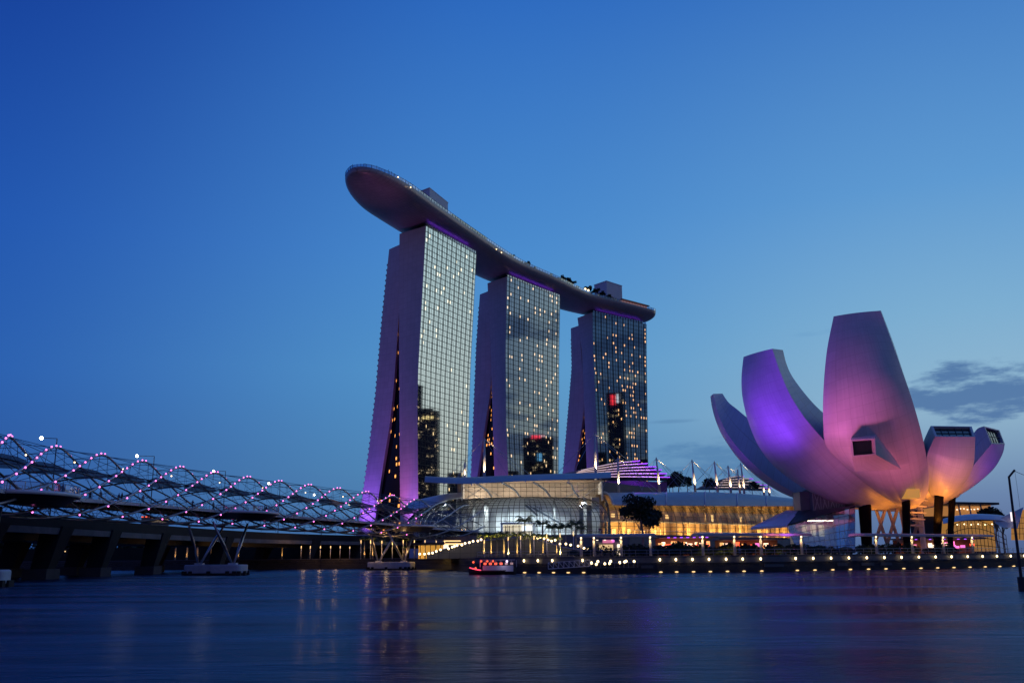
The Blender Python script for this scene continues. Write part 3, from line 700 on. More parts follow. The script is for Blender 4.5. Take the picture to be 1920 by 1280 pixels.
# projecting box window on the central petal
f4 = [at(1595, 824.5, 206), at(1640.5, 821.5, 205), at(1642.5, 852, 205), at(1598, 856, 206)]
bk = [at(1596, 818, 214), at(1645, 811, 213), at(1690, 879, 213), at(1603, 884, 214)]
m = MB(); m.add(f4+bk, [(0, 4, 5, 1), (1, 5, 6, 2), (2, 6, 7, 3), (3, 7, 4, 0)])
hood = m.build('box_window', M_petal, mus, uv=[(0, 0), (3, 0), (3, 2), (0, 2), (0, 1), (3, 1), (3, 3), (0, 3)])
c4 = sum(f4, Vector())/4; i4 = [v.lerp(c4, .13) for v in f4]; dp = [v+V(0, 1.2, 0) for v in i4]
m = MB(); m.add(f4+i4, [(0, 1, 5, 4), (1, 2, 6, 5), (2, 3, 7, 6), (3, 0, 4, 7)]); m.add(i4+dp, [(0, 1, 5, 4), (1, 2, 6, 5), (2, 3, 7, 6), (3, 0, 4, 7)]); m.build('frame', M_petal, hood, uv=[(0, 0)]*16)
m = MB(); m.add(dp, [(0, 1, 2, 3)]); m.build('pane', M_void, hood)
# columns and lattice legs
M_col = mat('museum_column_paint', (.008, .008, .009), .9, spec=.1)
for (x0, x1, xa, xb, yt, yb, Y) in ((1609, 1632, 1618, 1632, 935, 1016, 236), (1691, 1706, 1693, 1707, 930, 1012, 228), (1753, 1769, 1750, 1764, 925, 1010, 236), (1780, 1792, 1776, 1787, 925, 1010, 244)):
    a, b_ = at((x0+x1)/2, yt, Y), at((xa+xb)/2, yb, Y); r = (x1-x0)*Y/1840/2
    m = MB(); m.tube([a+V(0, 0, 2), a, b_, V(b_.x, b_.y, ZP)], [r*1.1, r*1.05, r*.85, r*.85], 10); m.build('column', M_col, mus, smooth=True)
M_leg = mat('lattice_leg_paint', (.52, .47, .40), .55)
for (xa, ya, xb, yb, Y) in ((1641, 958, 1663, 1018, 242), (1663, 958, 1641, 1018, 242), (1664, 958, 1686, 1018, 244), (1686, 958, 1664, 1018, 244), (1688, 960, 1700, 1018, 246), (1704, 958, 1690, 1018, 246), (1707, 956, 1732, 1010, 248), (1732, 955, 1712, 1010, 248)):
    m = MB(); m.tube([at(xa, ya, Y)+V(0, 0, 1.5), at(xb, yb, Y)], .42, 8); m.build('lattice_leg', M_leg, mus, smooth=True)
m = MB(); a = at(1708, 918, 222); c0 = at(1730, 935, 224)
m.box((a.x+.6, a.y+3, a.z-.8), (2.8, 6, 2.0)); m.build('light_hatch', mat('hatch_light', (.6, .4, .1), .5, emit=(1, .50, .10), es=.4, sample=False), mus)
# stair and gangway under the bowl
m = MB()
for k in range(5):
    y0 = 936+k*12; p0, p1 = at(1700+k*3, y0, 240), at(1736-k*2, y0+2, 240); m.bar(p0, p1, 3.0, .35); m.bar(p0+V(0, 0, 1), p1+V(0, 0, 1), .12, .12)
p0 = at(1722, 925, 243); m.tube([p0, V(p0.x, p0.y, ZP)], .7, 8); m.build('stair_tower', M_white, mus)
# neck block and dark connecting roof
q = [at(1521, 948, 232), at(1596, 948, 232)]
m = MB(); m.box((at(1545, 950, 238).x, 238, 15.5), (7.5, 7, 6.2)); m.box((at(1507, 945, 240).x, 240, 15.5), (3.4, 6, 5)); m.build('link_block', mat('link_cladding', (.16, .17, .19), .4, .3, var=.15, vscale=.6), mus)
m = MB()
bx, by = at(1545, 950, 238).x, 234.3
for i in range(5):
    x = bx-3.7+i*1.85; m.bar((x, by, 12.5), (x, by, 18.4), .1, .1)
    if i < 4: m.bar((x, by-.05, 12.5), (x+1.85, by-.05, 18.4), .12, .12); m.bar((x+1.85, by-.08, 12.5), (x, by-.08, 18.4), .12, .12)
m.build('link_bracing', M_steel, mus)
# faceted glass lobby in front of the museum
lob = thing('glass_lobby', 'slanted blue glass lobby with sloping dark roof, left of the museum columns', 'pavilion', tuple(at(1545, 1019, 228))[:2]+(ZP,))
g0, g1, g2, g3 = at(1475, 985, 226), at(1603, 948, 227.5), at(1603.5, 1036, 224), at(1496, 1036, 224)
G = [[g0.lerp(g3, i/6).lerp(g1.lerp(g2, i/6), j/12) for j in range(13)] for i in range(7)]
m = MB(); m.grid(G); m.build('glass_wall', clear_glass('lobby_glass', (.42, .60, .82), .62, .08), lob)
m = MB()
for i in range(7): m.tube(G[i], .07, 4)
for j in range(13): m.tube([G[i][j] for i in range(7)], .05, 4)
m.build('mullions', mat('lobby_frame', (.25, .28, .32), .4, .6), lob)
m = MB(); m.add([g0+V(-.3, -.5, .1), g1+V(.2, -.5, .1), at(1600, 944, 236), at(1497, 956, 238)], [(0, 1, 2, 3)]); m.add([g0+V(-.3, -.5, .0), g1+V(.2, -.5, 0), at(1600, 947, 236), at(1497, 959, 238)], [(3, 2, 1, 0)]); m.build('roof', mat('lobby_roof', (.10, .10, .11), .35, .4), lob)
wl_ = [at(1408, 988, 226), at(1475, 956, 236), at(1499, 957, 238), at(1476, 984, 224)]
m = MB(); m.add(wl_+[p+V(0, 0, -.5) for p in wl_], [(0, 1, 2, 3), (7, 6, 5, 4), (0, 3, 7, 4), (1, 0, 4, 5)]); m.build('wing_roof', mat('lobby_wing', (.85, .86, .88), .4), lob)
m = MB(); r_ = at(1603.5, 1036, 232); m.add([g1, g2, V(g2.x+1, 234, g2.z), V(g1.x+1, 234, g1.z)], [(0, 1, 2, 3)]); m.build('side_wall', M_dark, lob)
m = MB(); x0, x1 = g3.x+1, g2.x-1
m.box(((x0+x1)/2, 233, 6), (x1-x0, .4, 8)); m.build('back_wall', mat('lobby_wall', (.40, .42, .45), .7), lob)
m = MB()
for k in range(3): xx = x0+3+k*2.0; m.box((xx, 231, 8.5), (1.2, .3, 2.6))
m.build('ceiling_lamps', mat('lobby_light', (1, .8, .5), .5, emit=(1, .7, .4), es=.8), lob)
m = MB()
for a, c in ((1578, 1585), (1585, 1592), (1590, 1597)): m.bar(at(a, 998, 226), at(c, 1016, 226), .12, .12); m.bar(at(c, 998, 226), at(a, 1016, 226), .12, .12)
m.build('bracing', M_white, lob)
light('lobby_light', 'AREA', ((x0+x1)/2, 229, 11), 500, (1, .85, .65), ((x0+x1)/2, 230, 0), size=6)
# museum floodlights stand on the ground round it
PK, PU, OR = (1, .19, .33), (.23, .035, 1.0), (1, .30, .025)
for loc, tgt, pw, col, an in (
    ((46, 196, 7), (60, 226, 45), 125000, PU, 48), ((40, 212, 6), (54, 240, 34), 32000, PU, 42),
    ((52, 190, 7), (68, 224, 26), 16000, (.34, .07, .95), 46), ((62, 194, 6), (80, 222, 20), 15000, (.8, .2, .55), 50),
    ((48, 184, 4), (81, 214, 31), 74000, PK, 42), ((98, 206, 5), (88, 216, 25), 12000, PK, 60), ((52, 184, 4), (78, 214, 48), 60000, (.62, .12, .78), 38),
    ((104, 208, 6), (104, 230, 22), 19000, (1, .32, .24), 56), ((122, 222, 6), (120, 240, 26), 12000, (.34, .06, 1.0), 55),
    ((98, 204, 6), (103, 226, 27), 8000, (.85, .16, .75), 40)):
    light('museum_floodlight', 'SPOT', loc, pw*.74, col, tgt, an, 1.0, 3.0)
for loc, pw in (((86, 238, 9), 800), ((95, 236, 9), 1200), ((102, 234, 10), 1500), ((107, 238, 10), 1500), ((92, 250, 7), 600), ((100, 229, 9), 1100)):
    light('underside_lamp', 'SPOT', loc, pw*1.15, OR, (loc[0]-.5, loc[1]-2, 40), 165, .6, .5)
# ------------------------------------------------------------------ shopping mall
mall = thing('shopping_mall', 'long glass vaulted shopping mall with white lit atrium, flat canopy roof and amber wing', 'shopping mall', (20, 345, ZP))
M_mull = mat('vault_mullion', (.05, .055, .06), .4, .4)
M_int_w = mat('atrium_white_wall', (.78, .80, .80), .6)
M_int_o = mat('wing_warm_wall', (.50, .36, .20), .6)
M_floor = mat('mall_floor', (.35, .34, .32), .5)
def vault(px_list, prof, ncol, name, zoff=0.0):
    base = smooth_path([(*at(px, 1003, Y)[:2], 0) for px, Y in px_list], 60)
    base, L_ = even_path(base, ncol+1); G = []
    for i, p in enumerate(base):
        t = (base[min(i+1, ncol)]-base[max(i-1, 0)]).normalized(); n = Vector((-t.y, t.x, 0))
        G.append([p+n*d+V(0, 0, z) for d, z in prof])
    return base, G
def profile(pts, n):
    return [(p.x, p.z) for p in even_path([(d, 0, z) for d, z in pts], n)[0]]
prof1 = profile([(0, 9.2), (-.7, 12), (-.4, 15), (1.4, 18), (5, 20.6), (10, 22.2), (15, 22.9)], 15)
b1, G1 = vault([(762, 368), (768, 352), (786, 338), (822, 327), (880, 319.5), (940, 316), (1010, 315.5), (1080, 319), (1142, 326)], prof1, 56, 'vault')
m = MB(); m.grid(G1); m.build('vault_glass', M_glass, mall, smooth=True)
m = MB()
for r in G1: m.tube(r, .10, 4)
for j in range(len(prof1)): m.tube([r[j] for r in G1], .09 if j else .2, 4)
m.build('vault_mullions', M_mull, mall)
m = MB()
for r in G1[1:24:2]: m.tube([p+V(0, .35, -.3) for p in r], .20, 5)
m.build('vault_ribs', M_white, mall)
# atrium inside
def inner(base, d, z0, z1, m):
    n = len(base); G = []
    for i, p in enumerate(base):
        t = (base[min(i+1, n-1)]-base[max(i-1, 0)]).normalized(); q = p+Vector((-t.y, t.x, 0))*d; G.append([q+V(0, 0, z0), q+V(0, 0, z1)])
    m.grid(G); return G
m = MB(); inner(b1[14:], 16.5, 9, 22.6, m); m.build('atrium_back_wall', M_int_w, mall)
m = MB(); fl = [p for p in b1]; G = []
for i, p in enumerate(b1):
    t = (b1[min(i+1, 56)]-b1[max(i-1, 0)]).normalized(); n = Vector((-t.y, t.x, 0)); G.append([p+V(0, 0, 9.15), p+n*17+V(0, 0, 9.15)])
m.grid(G)
for i in range(0, 19):
    a, b_ = i, i+1
    for zz in (13.4, 17.2):
        pa, pb = b1[a], b1[b_]; t = (pb-pa).normalized(); n = Vector((-t.y, t.x, 0)); q = [pa+n*3, pb+n*3, pb+n*14, pa+n*14]
        m.prism([(v.x, v.y) for v in q], zz, zz+.5)
m.build('atrium_floors', M_floor, mall)
for px, Y, w in ((858, 333, 1.2), (872, 334, 2.2), (889, 331, .9), (912, 330, 1.4), (1118, 333, 2.6), (1098, 332, 1.0), (1040, 330, .7)):
    p = at(px, 1003, Y); m = MB(); m.box((p.x, p.y, 16), (w, 1.2, 13.5)); m.build('atrium_column', M_floor, mall)
m = MB()
for dz in (0, 1.1):
    m.bar(at(1000, 952, 328)+V(0, 0, dz), at(1058, 985, 326)+V(0, 0, dz), 1.6 if not dz else .12, .5 if not dz else .15)
    m.bar(at(985, 946, 330)+V(0, 0, dz), at(1008, 966, 329)+V(0, 0, dz), 1.6 if not dz else .12, .5 if not dz else .15)
m.build('escalator', mat('escalator_metal', (.10, .12, .14), .4, .5), mall)
m = MB()
for px in (955, 1012, 1070): p = at(px, 950, 329); m.bar(p, p+V(0, 0, -6.5), .25, .25)
m.build('atrium_hangers', M_mull, mall)
a, b_ = at(941, 1003, 314), at(1001, 1003, 313.5)
m = MB(); h = 3.7
m.box(((a.x+b_.x)/2, 313.7, a.z+h), (b_.x-a.x+.8, 3, .55)); m.box((a.x, 313.7, a.z+h/2), (.6, 3, h)); m.box((b_.x, 313.7, a.z+h/2), (.6, 3, h)); m.build('entrance_portal', M_white, mall)
m = MB(); m.box(((a.x+b_.x)/2, 315.6, a.z+h/2), (b_.x-a.x-.8, .3, h-.6)); m.build('entrance_light', mat('entrance_light', (1, .9, .7), .5, emit=(1, .82, .56), es=.8), mall)
for px in (948, 955, 962, 981, 992, 997): p = at(px, 1003, 315.2); m = MB(); m.box((p.x, 315.2, p.z+1.5), (.25, .3, 3)); m.build('entrance_post', M_mull, mall)
m = MB(); p = at(988, 997, 311); m.box((p.x, p.y, p.z+1.2), (3.2, 1.2, 1.6)); m.build('entrance_screen', mat('screen_light', (.8, .95, 1), .4, emit=(.75, .92, 1), es=1.6), mall)
for px, py, Y, pw, col in ((905, 940, 326, 2000, (.85, .95, 1)), (965, 938, 324, 3000, (.80, .94, 1)), (1040, 938, 324, 3600, (.80, .94, 1)), (1095, 938, 327, 1700, (.9, .95, 1)), (835, 945, 334, 2600, (.9, .95, 1)), (800, 955, 346, 1200, (.9, .95, 1))):
    light('atrium_light', 'SPOT', at(px, py, Y)+V(0, 0, 0), pw*3.8, col, at(px, 1003, Y), 150, .8, .3)
# flat clerestory above the vault and its canopy roof
w0, w1 = at(868, 938, 332.5), at(1126, 933, 338.5)
ztop0, ztop1 = at(868, 912, 332.5).z, at(1126, 904, 338.5).z; zt = (ztop0+ztop1)/2+.6
G = [[V(w0.x+(w1.x-w0.x)*i/24, w0.y+(w1.y-w0.y)*i/24, 22.2+(zt-22.2)*j/4) for j in range(5)] for i in range(25)]
m = MB(); m.grid(G); m.build('clerestory_glass', M_glass, mall)
m = MB()
for r in G: m.tube(r, .07, 4)
for j in range(5): m.tube([r[j] for r in G], .07, 4)
m.build('clerestory_mullions', M_frame, mall)
m = MB(); m.box(((w0.x+w1.x)/2, (w0.y+w1.y)/2+13, 25.5), ((w1.x-w0.x)*1.12, .5, 9), math.atan2(w1.y-w0.y, w1.x-w0.x)); m.build('clerestory_back_wall', mat('clerestory_wall', (.50, .42, .34), .7, var=.15, vscale=.15), mall)
m = MB()
for px in (868, 1126):
    p = at(px, 920, 340); m.box((p.x, p.y, 25), (.5, 14, 6.5))
m.build('clerestory_end_wall', M_int_w, mall)
for px in (900, 960, 1020, 1085): light('clerestory_light', 'POINT', at(px, 930, 342), 1200, (1, .80, .60), size=.3)
for px, x2 in ((897, 912), (948, 965), (1008, 1022), (1072, 1075)):
    q = [at(px-8, 904, 323), at(px, 908, 326), at(x2, 918, 329), at(x2+10, 931, 331)]
    m = MB(); m.tube(smooth_path(q, 8), .32, 6); m.build('roof_strut', M_white, mall, smooth=True)
m = MB()
for (xa, ya, xb, yb) in ((869, 914, 905, 937), (905, 914, 869, 937), (912, 916, 950, 937), (1090, 933, 1124, 910), (1060, 932, 1100, 914)): m.tube([at(xa, ya, 337), at(xb, yb, 337)], .14, 5)
m.build('clerestory_bracing', M_white, mall)
def roof_sheet(front, back, crown, thick, n=30, k=8, lead=.7):
    f, b = smooth_path([at(*q) for q in front], n), smooth_path([at(*q) for q in back], n); O, I_ = [], []
    for i in range(n):
        O.append([f[i].lerp(b[i], (j/k))+V(0, 0, crown*math.sin(math.pi*min(1, (j/k)**lead*.999))) for j in range(k+1)])
        I_.append([p-V(0, 0, thick*(.25+.75*math.sin(math.pi*j/k))) for j, p in enumerate(O[-1])])
    m = MB(); m.shell(O, I_); return m, O
m, O = roof_sheet([(796, 903, 326), (840, 905.5, 322), (880, 906, 321), (960, 902, 321), (1040, 899, 322), (1110, 896.5, 324), (1146, 895, 327)], [(800, 902, 340), (840, 903, 344), (880, 902, 350), (960, 899, 352), (1040, 897, 353), (1110, 895, 353), (1144, 894, 350)], 1.9, .5)
m.build('canopy_roof', M_roof, mall, smooth=True)
for i in (4, 10, 16, 21, 26):
    m = MB(); m.tube([p-V(0, 0, .55) for p in O[i]]+[], .22, 5); m.build('canopy_rib', M_white, mall)
# rounded roof shell over the left end of the vault
m, O = roof_sheet([(758, 962, 352), (775, 955, 342), (806, 949, 334), (822, 941, 331), (842, 935, 331), (866, 932, 333)], [(762, 950, 376), (776, 940, 372), (800, 933, 368), (825, 930.5, 362), (845, 930, 358), (868, 930, 352)], 1.6, .5)
m.build('end_roof', M_white, mall, smooth=True)
m = MB(); m.tube([r[0] for r in O], .35, 6); m.build('end_roof_edge', M_white, mall, smooth=True)
# amber wing to the right
prof2 = profile([(0, 9.2), (-.4, 13), (0, 16.5), (1.2, 19.2), (3.2, 21.2)], 8)
b2, G2 = vault([(1144, 330), (1190, 336), (1250, 345), (1350, 366), (1430, 388), (1500, 410), (1560, 436)], prof2, 44, 'wing')
m = MB(); m.grid(G2); m.build('wing_glass', M_glass, mall, smooth=True)
m = MB()
for r in G2: m.tube(r, .09, 4)
for j in range(len(prof2)): m.tube([r[j] for r in G2], .08 if j else .2, 4)
m.build('wing_mullions', M_mull, mall)
m = MB(); inner(b2, 7, 9, 24, m); m.build('wing_back_wall', M_int_o, mall)
m = MB(); G = []
for i, p in enumerate(b2):
    t = (b2[min(i+1, 44)]-b2[max(i-1, 0)]).normalized(); n = Vector((-t.y, t.x, 0)); G.append((p, n, t))
for zz in (9.0, 14.6):
    for (p, n, t), (p2, n2, t2) in zip(G, G[1:]): q = [p+n*(.6 if zz < 10 else 4.2), p2+n2*(.6 if zz < 10 else 4.2), p2+n2*7, p+n*7]; m.prism([(v.x, v.y) for v in q], zz, zz+.4)
m.build('wing_floors', M_floor, mall)
rr = random.Random(9)
for i in range(1, 44, 2):
    p, n, t = G[i]; q = p+n*5.8; m = MB(); m.box((q.x, q.y, 16), (1.0+rr.random(), 1.3, 14), math.atan2(t.y, t.x)); m.build('wing_pier', M_int_o, mall)
M_shop = mat('shop_light', (1, .75, .4), .5, emit=(1, .60, .20), es=1.1)
for i in list(range(1, 11))+[13, 17, 18, 24, 29, 33]:
    p, n, t = G[i]; q = p+n*6.6
    for zz, hh in ((11.2, 2.6), (16.9, 2.8)):
        if i < 10 or rr.random() < .55: m = MB(); m.box((q.x, q.y, zz), (1.9*(.5+rr.random()*.5), .3, hh*(.4+.5*rr.random())), math.atan2(t.y, t.x)); m.build('shop_window', M_shop, mall)
for i in range(3, 43, 5):
    p, n, t = G[i]; q = p+n*2.6; light('wing_light', 'AREA', (q.x, q.y, 9.8), 2100, (1, .55, .15), (q.x+n.x*4, q.y+n.y*4, 22), size=8, sy=1.2)
m, O = roof_sheet([(1150, 946, 331), (1220, 946.5, 340), (1330, 947.5, 361), (1420, 948, 386), (1500, 948, 411), (1560, 948, 437)], [(1133, 923, 345), (1220, 922.5, 355), (1330, 922, 377), (1420, 927, 402), (1500, 935, 428), (1560, 938, 452)], 1.3, .5, n=40)
m.build('wing_roof', M_roof, mall, smooth=True)
for i in (0, 5, 10, 15, 20, 25, 30, 35):
    m = MB(); m.tube([p+V(0, 0, .12) for p in O[i]], .25 if i else .45, 5); m.build('wing_roof_rib', M_white, mall, smooth=True)
m = MB(); p0, p1 = at(1142, 932, 336), at(1142, 1003, 327)
m.tube(smooth_path([at(1128, 930, 340), at(1137, 940, 331), at(1141.5, 965, 327), at(1142, 1003, 326)], 10), .38, 6); m.build('vault_end_arch', M_frame, mall)
# solid masses under the roofs
m = MB(); c = [at(1150, 930, 352), at(1560, 930, 458), at(1540, 930, 540), at(1100, 930, 430)]; m.prism([(p.x, p.y) for p in c], ZP, 22.5)
c = [at(790, 930, 385), at(1130, 930, 358), at(1130, 930, 430), at(800, 930, 430)]; m.prism([(p.x, p.y) for p in c], ZP, 21)
m.prism([(p.x, p.y) for p in (at(1128, 915, 346), at(1230, 915, 380), at(1230, 915, 440), at(1128, 915, 400))], 22, 29)
m.build('mall_core', mat('mall_core_wall', (.12, .13, .15), .6), mall)
# terraced theatre roof with white and purple light strips
def theatre(name, label, cx0, cy0, cx1, cy1, tips, Y, n):
    th = thing(name, label, 'theatre', at((cx0+cx1)/2, 900, Y+20)-V(0, 0, 20))
    M_slab_ = mat('theatre_roof_%d' % n, (.48, .46, .44), .45, var=.08, vscale=.3)
    M_strip = mat('white_led_%d' % n, (1, 1, 1), .5, emit=(1, .72, .66), es=.6, sample=False)
    M_pstrip = mat('purple_led_%d' % n, (.5, .2, 1), .5, emit=(.42, .10, 1), es=1.1)
    for k, (lx, ly, px, py) in enumerate(tips):
        y = Y+k*.8
        a, c, b_ = at(lx, ly, y), at((lx+px)/2+(px-lx)*.12, (ly+py)/2-(ly-py)*.22-1, y), at(px, py, y)
        f = smooth_path([a, c, b_], 14); I_ = [[p, p+V(2, 26, .6)] for p in f]; O = [[q-V(0, 0, .45) for q in r] for r in I_]
        m = MB(); m.shell(I_, O); sl = m.build('roof_tier', M_slab_, th)
        m = MB(); m.tube([p+V(0, -.2, -.3) for p in f[2:12]], .13, 4); m.build('light_strip', M_strip, sl)
        m = MB(); m.tube([p+V(0, -.2, -.3) for p in f[11:]], .17, 4); m.build('purple_strip', M_pstrip, sl)
    return th
tips = [(1062, 886, 1200, 862), (1052, 888, 1214, 867), (1044, 889, 1230, 873), (1036, 890, 1241, 879), (1028, 891.5, 1250, 886), (1020, 893, 1256, 893)]
th1 = theatre('theatre_roof', 'swooping theatre roof with purple lit tiers, in front of the farthest hotel tower', 1010, 893, 1256, 862, tips, 398, 1)
c = [at(1030, 890, 402), at(1190, 890, 402), at(1250, 890, 412), at(1250, 890, 440), at(1040, 890, 440)]
m = MB(); m.prism([(p.x, p.y) for p in c], 20, 33.5); m.build('body', mat('theatre_body', (.10, .07, .14), .6), th1)
for px, py in ((1195, 884), (1215, 890), (1235, 896)): light('purple_roof_light', 'POINT', at(px, py, 394), 1500, (.36, .05, 1), size=.8)
tips2 = [(1352, 898, 1395, 891), (1340, 901, 1412, 896), (1332, 904, 1426, 902), (1322, 908, 1438, 908), (1314, 912, 1446, 914)]
th2 = theatre('theatre_roof', 'smaller tiered roof with pink and purple strips among the masts, behind the amber wing', 1313, 915, 1446, 890, tips2, 470, 2)
m = MB(); c = [at(1330, 910, 474), at(1430, 910, 474), at(1440, 910, 500), at(1330, 910, 500)]; m.prism([(p.x, p.y) for p in c], 20, 31); m.build('body', mat('theatre_body_two', (.10, .07, .14), .6), th2)
# masts with stays
M_mast = mat('mast_paint', (.62, .62, .62), .45)
mast_l = {908: 'tall white mast with stays, in front of the middle hotel tower', 1116: 'tallest white mast with stays, in front of the farthest hotel tower', 871: 'short white mast standing before the nearest hotel tower', 1160: 'white mast standing just right of the tallest mast',
          1237: 'white mast standing beyond the right end of the purple tiered roof'}
far_l = 'white cable stayed mast in the row along the amber wing roof'
for px, yt, yb, Y, fan in ((908, 822, 899, 344, 1), (1117, 812, 893, 346, 1), (871, 866, 900, 350, 0), (1160, 858, 921, 352, 1), (1237, 859, 921, 366, 1), (1304, 863, 921, 380, 1), (1346, 866, 922, 392, 1), (1371, 874, 924, 402, 1), (1388, 881, 925, 410, 0), (1396, 869, 926, 414, 1), (1433, 907, 929, 430, 0), (1443, 908, 930, 440, 0)):
    b_, tp = at(px, yb, Y), at(px, yt, Y); lean = .6 if px > 1200 else 0
    tp.x = b_.x-lean*(tp.z-b_.z)*.12+.1; t = thing('roof_mast', mast_l.get(px if px != 1117 else 1116, far_l), 'mast', b_-V(0, 0, 1.2), 'masts on the mall roof'); zh = tp.z-b_.z
    m = MB(); m.tube([b_-V(0, 0, 1.2), b_.lerp(tp, .5), tp], [.5, .46, .22], 8); m.build('pole', M_mast, t, smooth=True)
    m = MB(); m.box((tp.x, tp.y, tp.z), (.35, .35, .8)); m.build('mast_head', M_steel, t)
    tg = [(16, 2, 0), (9, -12, 0), (-15, 3, 0), (-9, -13, 0), (20, 8, 0)] if fan else [(7, -8, 0), (-7, -8, 0)]
    for dx, dy, dz in tg:
        s_ = zh/15; m = MB(); m.tube([tp, V(tp.x+dx*s_, tp.y+dy*s_, b_.z-.3)], .07, 4); m.build('stay_cable', M_steel, t)
    light('mast_uplight', 'SPOT', b_+V(.5, -1.6, 1.2), 7000 if fan else 2500, (1, .66, .34), b_.lerp(tp, .55), 50, .8, .2)
# trees on and behind the mall
bt = 'dark spreading tree on the mall roof between the masts'
pt = make_tree('roof_garden_tree', bt, 'tree', 5.0, 8.5, 900, .9, 21, 'trees on the mall roof', .5)
for i, (px, py, Y, s) in enumerate(((1272, 917, 430, 1.0), (1290, 918, 436, .8), (1256, 918, 420, .8), (1330, 918, 440, .75), (1262, 919, 416, .7), (1412, 922, 452, .7))):
    o = pt if i == 0 else dup(pt); o.location = at(px, py+8, Y); o.rotation_euler = (0, 0, i*1.9); o.scale = (s, s, s)
# ------------------------------------------------------------------ terraces and stairs in front of the mall
M_pan = panel_mat('plaza_wall_panels', (.11, .125, .15), .6, 1, 1, line=.45, var=.05, lw=.03)
ter = thing('terrace_wall', 'grey panelled plaza wall with sloping stair edges behind the palms', 'wall', (2, 238, ZP))
prof = [(800, 1046), (800, 1037), (905, 1014), (975, 1007), (1000, 1009), (1056, 1026), (1110, 1034), (1110, 1046)]
fr = [at(x, y, 238) for x, y in prof]; fr[0].z = fr[-1].z = ZP; k = len(fr)
bk = [V(p.x, p.y+22, p.z) for p in fr]
m = MB(); m.add(fr+bk, [tuple(range(k))]+[(i, k+i, k+(i+1) % k, (i+1) % k) for i in range(k)])
m.build('panel_wall', M_pan, ter, uv=[(p.x/2.6, p.z/1.35) for p in fr+bk])
m = MB(); m.tube([p+V(0, -.1, .05) for p in fr[1:-1]], .16, 5); m.build('handrail', M_steel, ter)
up = thing('upper_terrace', 'raised grey terrace carrying the mall entrance', 'terrace', (10, 300, ZP))
c = [at(880, 1003, 266), at(1180, 1003, 262), at(1560, 1003, 380), at(1560, 1003, 440), at(1140, 1003, 345), at(1000, 1003, 338), at(790, 1003, 360), at(800, 1003, 300)]
m = MB(); m.prism([(p.x, p.y) for p in c], ZP, 8.8); m.build('terrace', mat('terrace_concrete', (.20, .20, .20), .7, var=.2, vscale=.4), up)
m = MB(); m.tube([p+V(0, 0, 1.1-p.z+8.8) for p in c[:3]], .06, 4)
for a, b_ in ((c[0], c[1]), (c[1], c[2])):
    for i in range(40): q = a.lerp(b_, i/40); m.bar(V(q.x, q.y, 8.8), V(q.x, q.y, 9.9), .06, .06)
m.build('railing', M_steel, up)
# globe lamps following the stair edges
def globe_lamp(p, label, group, src=[None], r=.27):
    if src[0] is None:
        t = thing('globe_lamp', label, 'lamp', p, group); m = MB(); m.tube([p, p+V(0, 0, .75)], .05, 5); m.build('post', M_steel, t)
        m = MB(); m.sphere(p+V(0, 0, .95), r, 10, 7); m.build('globe', M_glow, t, smooth=True); src[0] = t; return t
    o = dup(src[0], p, label=label); o['group'] = group; return o
lst = [(787, 1038), (796, 1038), (804, 1037), (811, 1036), (818, 1033), (826, 1030), (841, 1028), (848, 1025), (852, 1023.5), (857, 1022), (866, 1021), (872, 1018), (880, 1016.5), (887, 1014), (896, 1013.5), (902, 1011)]
rst = [(970, 1002), (987, 1002.5), (996, 1003), (1002, 1006), (1008, 1008), (1013, 1006.5), (1020, 1009), (1028, 1011), (1034, 1013.5), (1041, 1012), (1050, 1019), (1061, 1019), (1070, 1021), (1084, 1023), (1095, 1027), (1102, 1028), (1114, 1027)]
for x, y in lst: globe_lamp(at(x, y, 235)-V(0, 0, .95), 'warm globe lamp on the stair rising towards the palms', 'globe lamps on the left stair')
for x, y in rst: globe_lamp(at(x, y, 235)-V(0, 0, .95), 'warm globe lamp on the stair dropping to the covered walkway', 'globe lamps on the right stair')
for x, y in ((800, 1037), (850, 1023), (890, 1013), (990, 1002), (1020, 1008), (1060, 1018)): light('globe_light', 'POINT', at(x, y, 232.5), 20, (1, .70, .32), size=.3)
# lit shopfront under the bridge end
shop = thing('lit_shopfront', 'amber lit glass shopfront under the end of the spiral bridge', 'shop', (-24, 262, ZP))
a, b_ = at(779, 1045, 258), at(833, 1045, 252)
m = MB(); m.box(((a.x+b_.x)/2, 262, 6.6), (b_.x-a.x+2, 12, .6)); m.build('roof', M_dark, shop)
m = MB(); m.box(((a.x+b_.x)/2, 266, 4.6), (b_.x-a.x, .4, 3.6)); m.build('back_wall', mat('shop_wall_lit', (.8, .5, .15), .6, emit=(1, .48, .08), es=.55), shop)
for i in range(7): x = a.x+(b_.x-a.x)*i/6; m = MB(); m.box((x, 257, 4.6), (.18, .18, 3.8)); m.build('window_post', M_dark, shop)
m = MB(); p = at(850, 1019, 244); m.box((p.x, 246, p.z), (4.6, 1, .35)); m.box((p.x-.4, 246, p.z+.75), (4.2, 1, .25)); m.build('sign_strip', M_glow_dim, shop)
m = MB(); p = at(835, 1026, 244); m.box((p.x, 246, p.z), (1.3, .2, 1.4)); m.build('notice_panel', mat('notice_light', (1, 1, 1), .5, emit=(1, .9, .7), es=1.0, sample=False), shop)
light('shop_light', 'AREA', ((a.x+b_.x)/2, 260, 6.1), 500, (1, .6, .15), ((a.x+b_.x)/2, 258, 0), size=7)
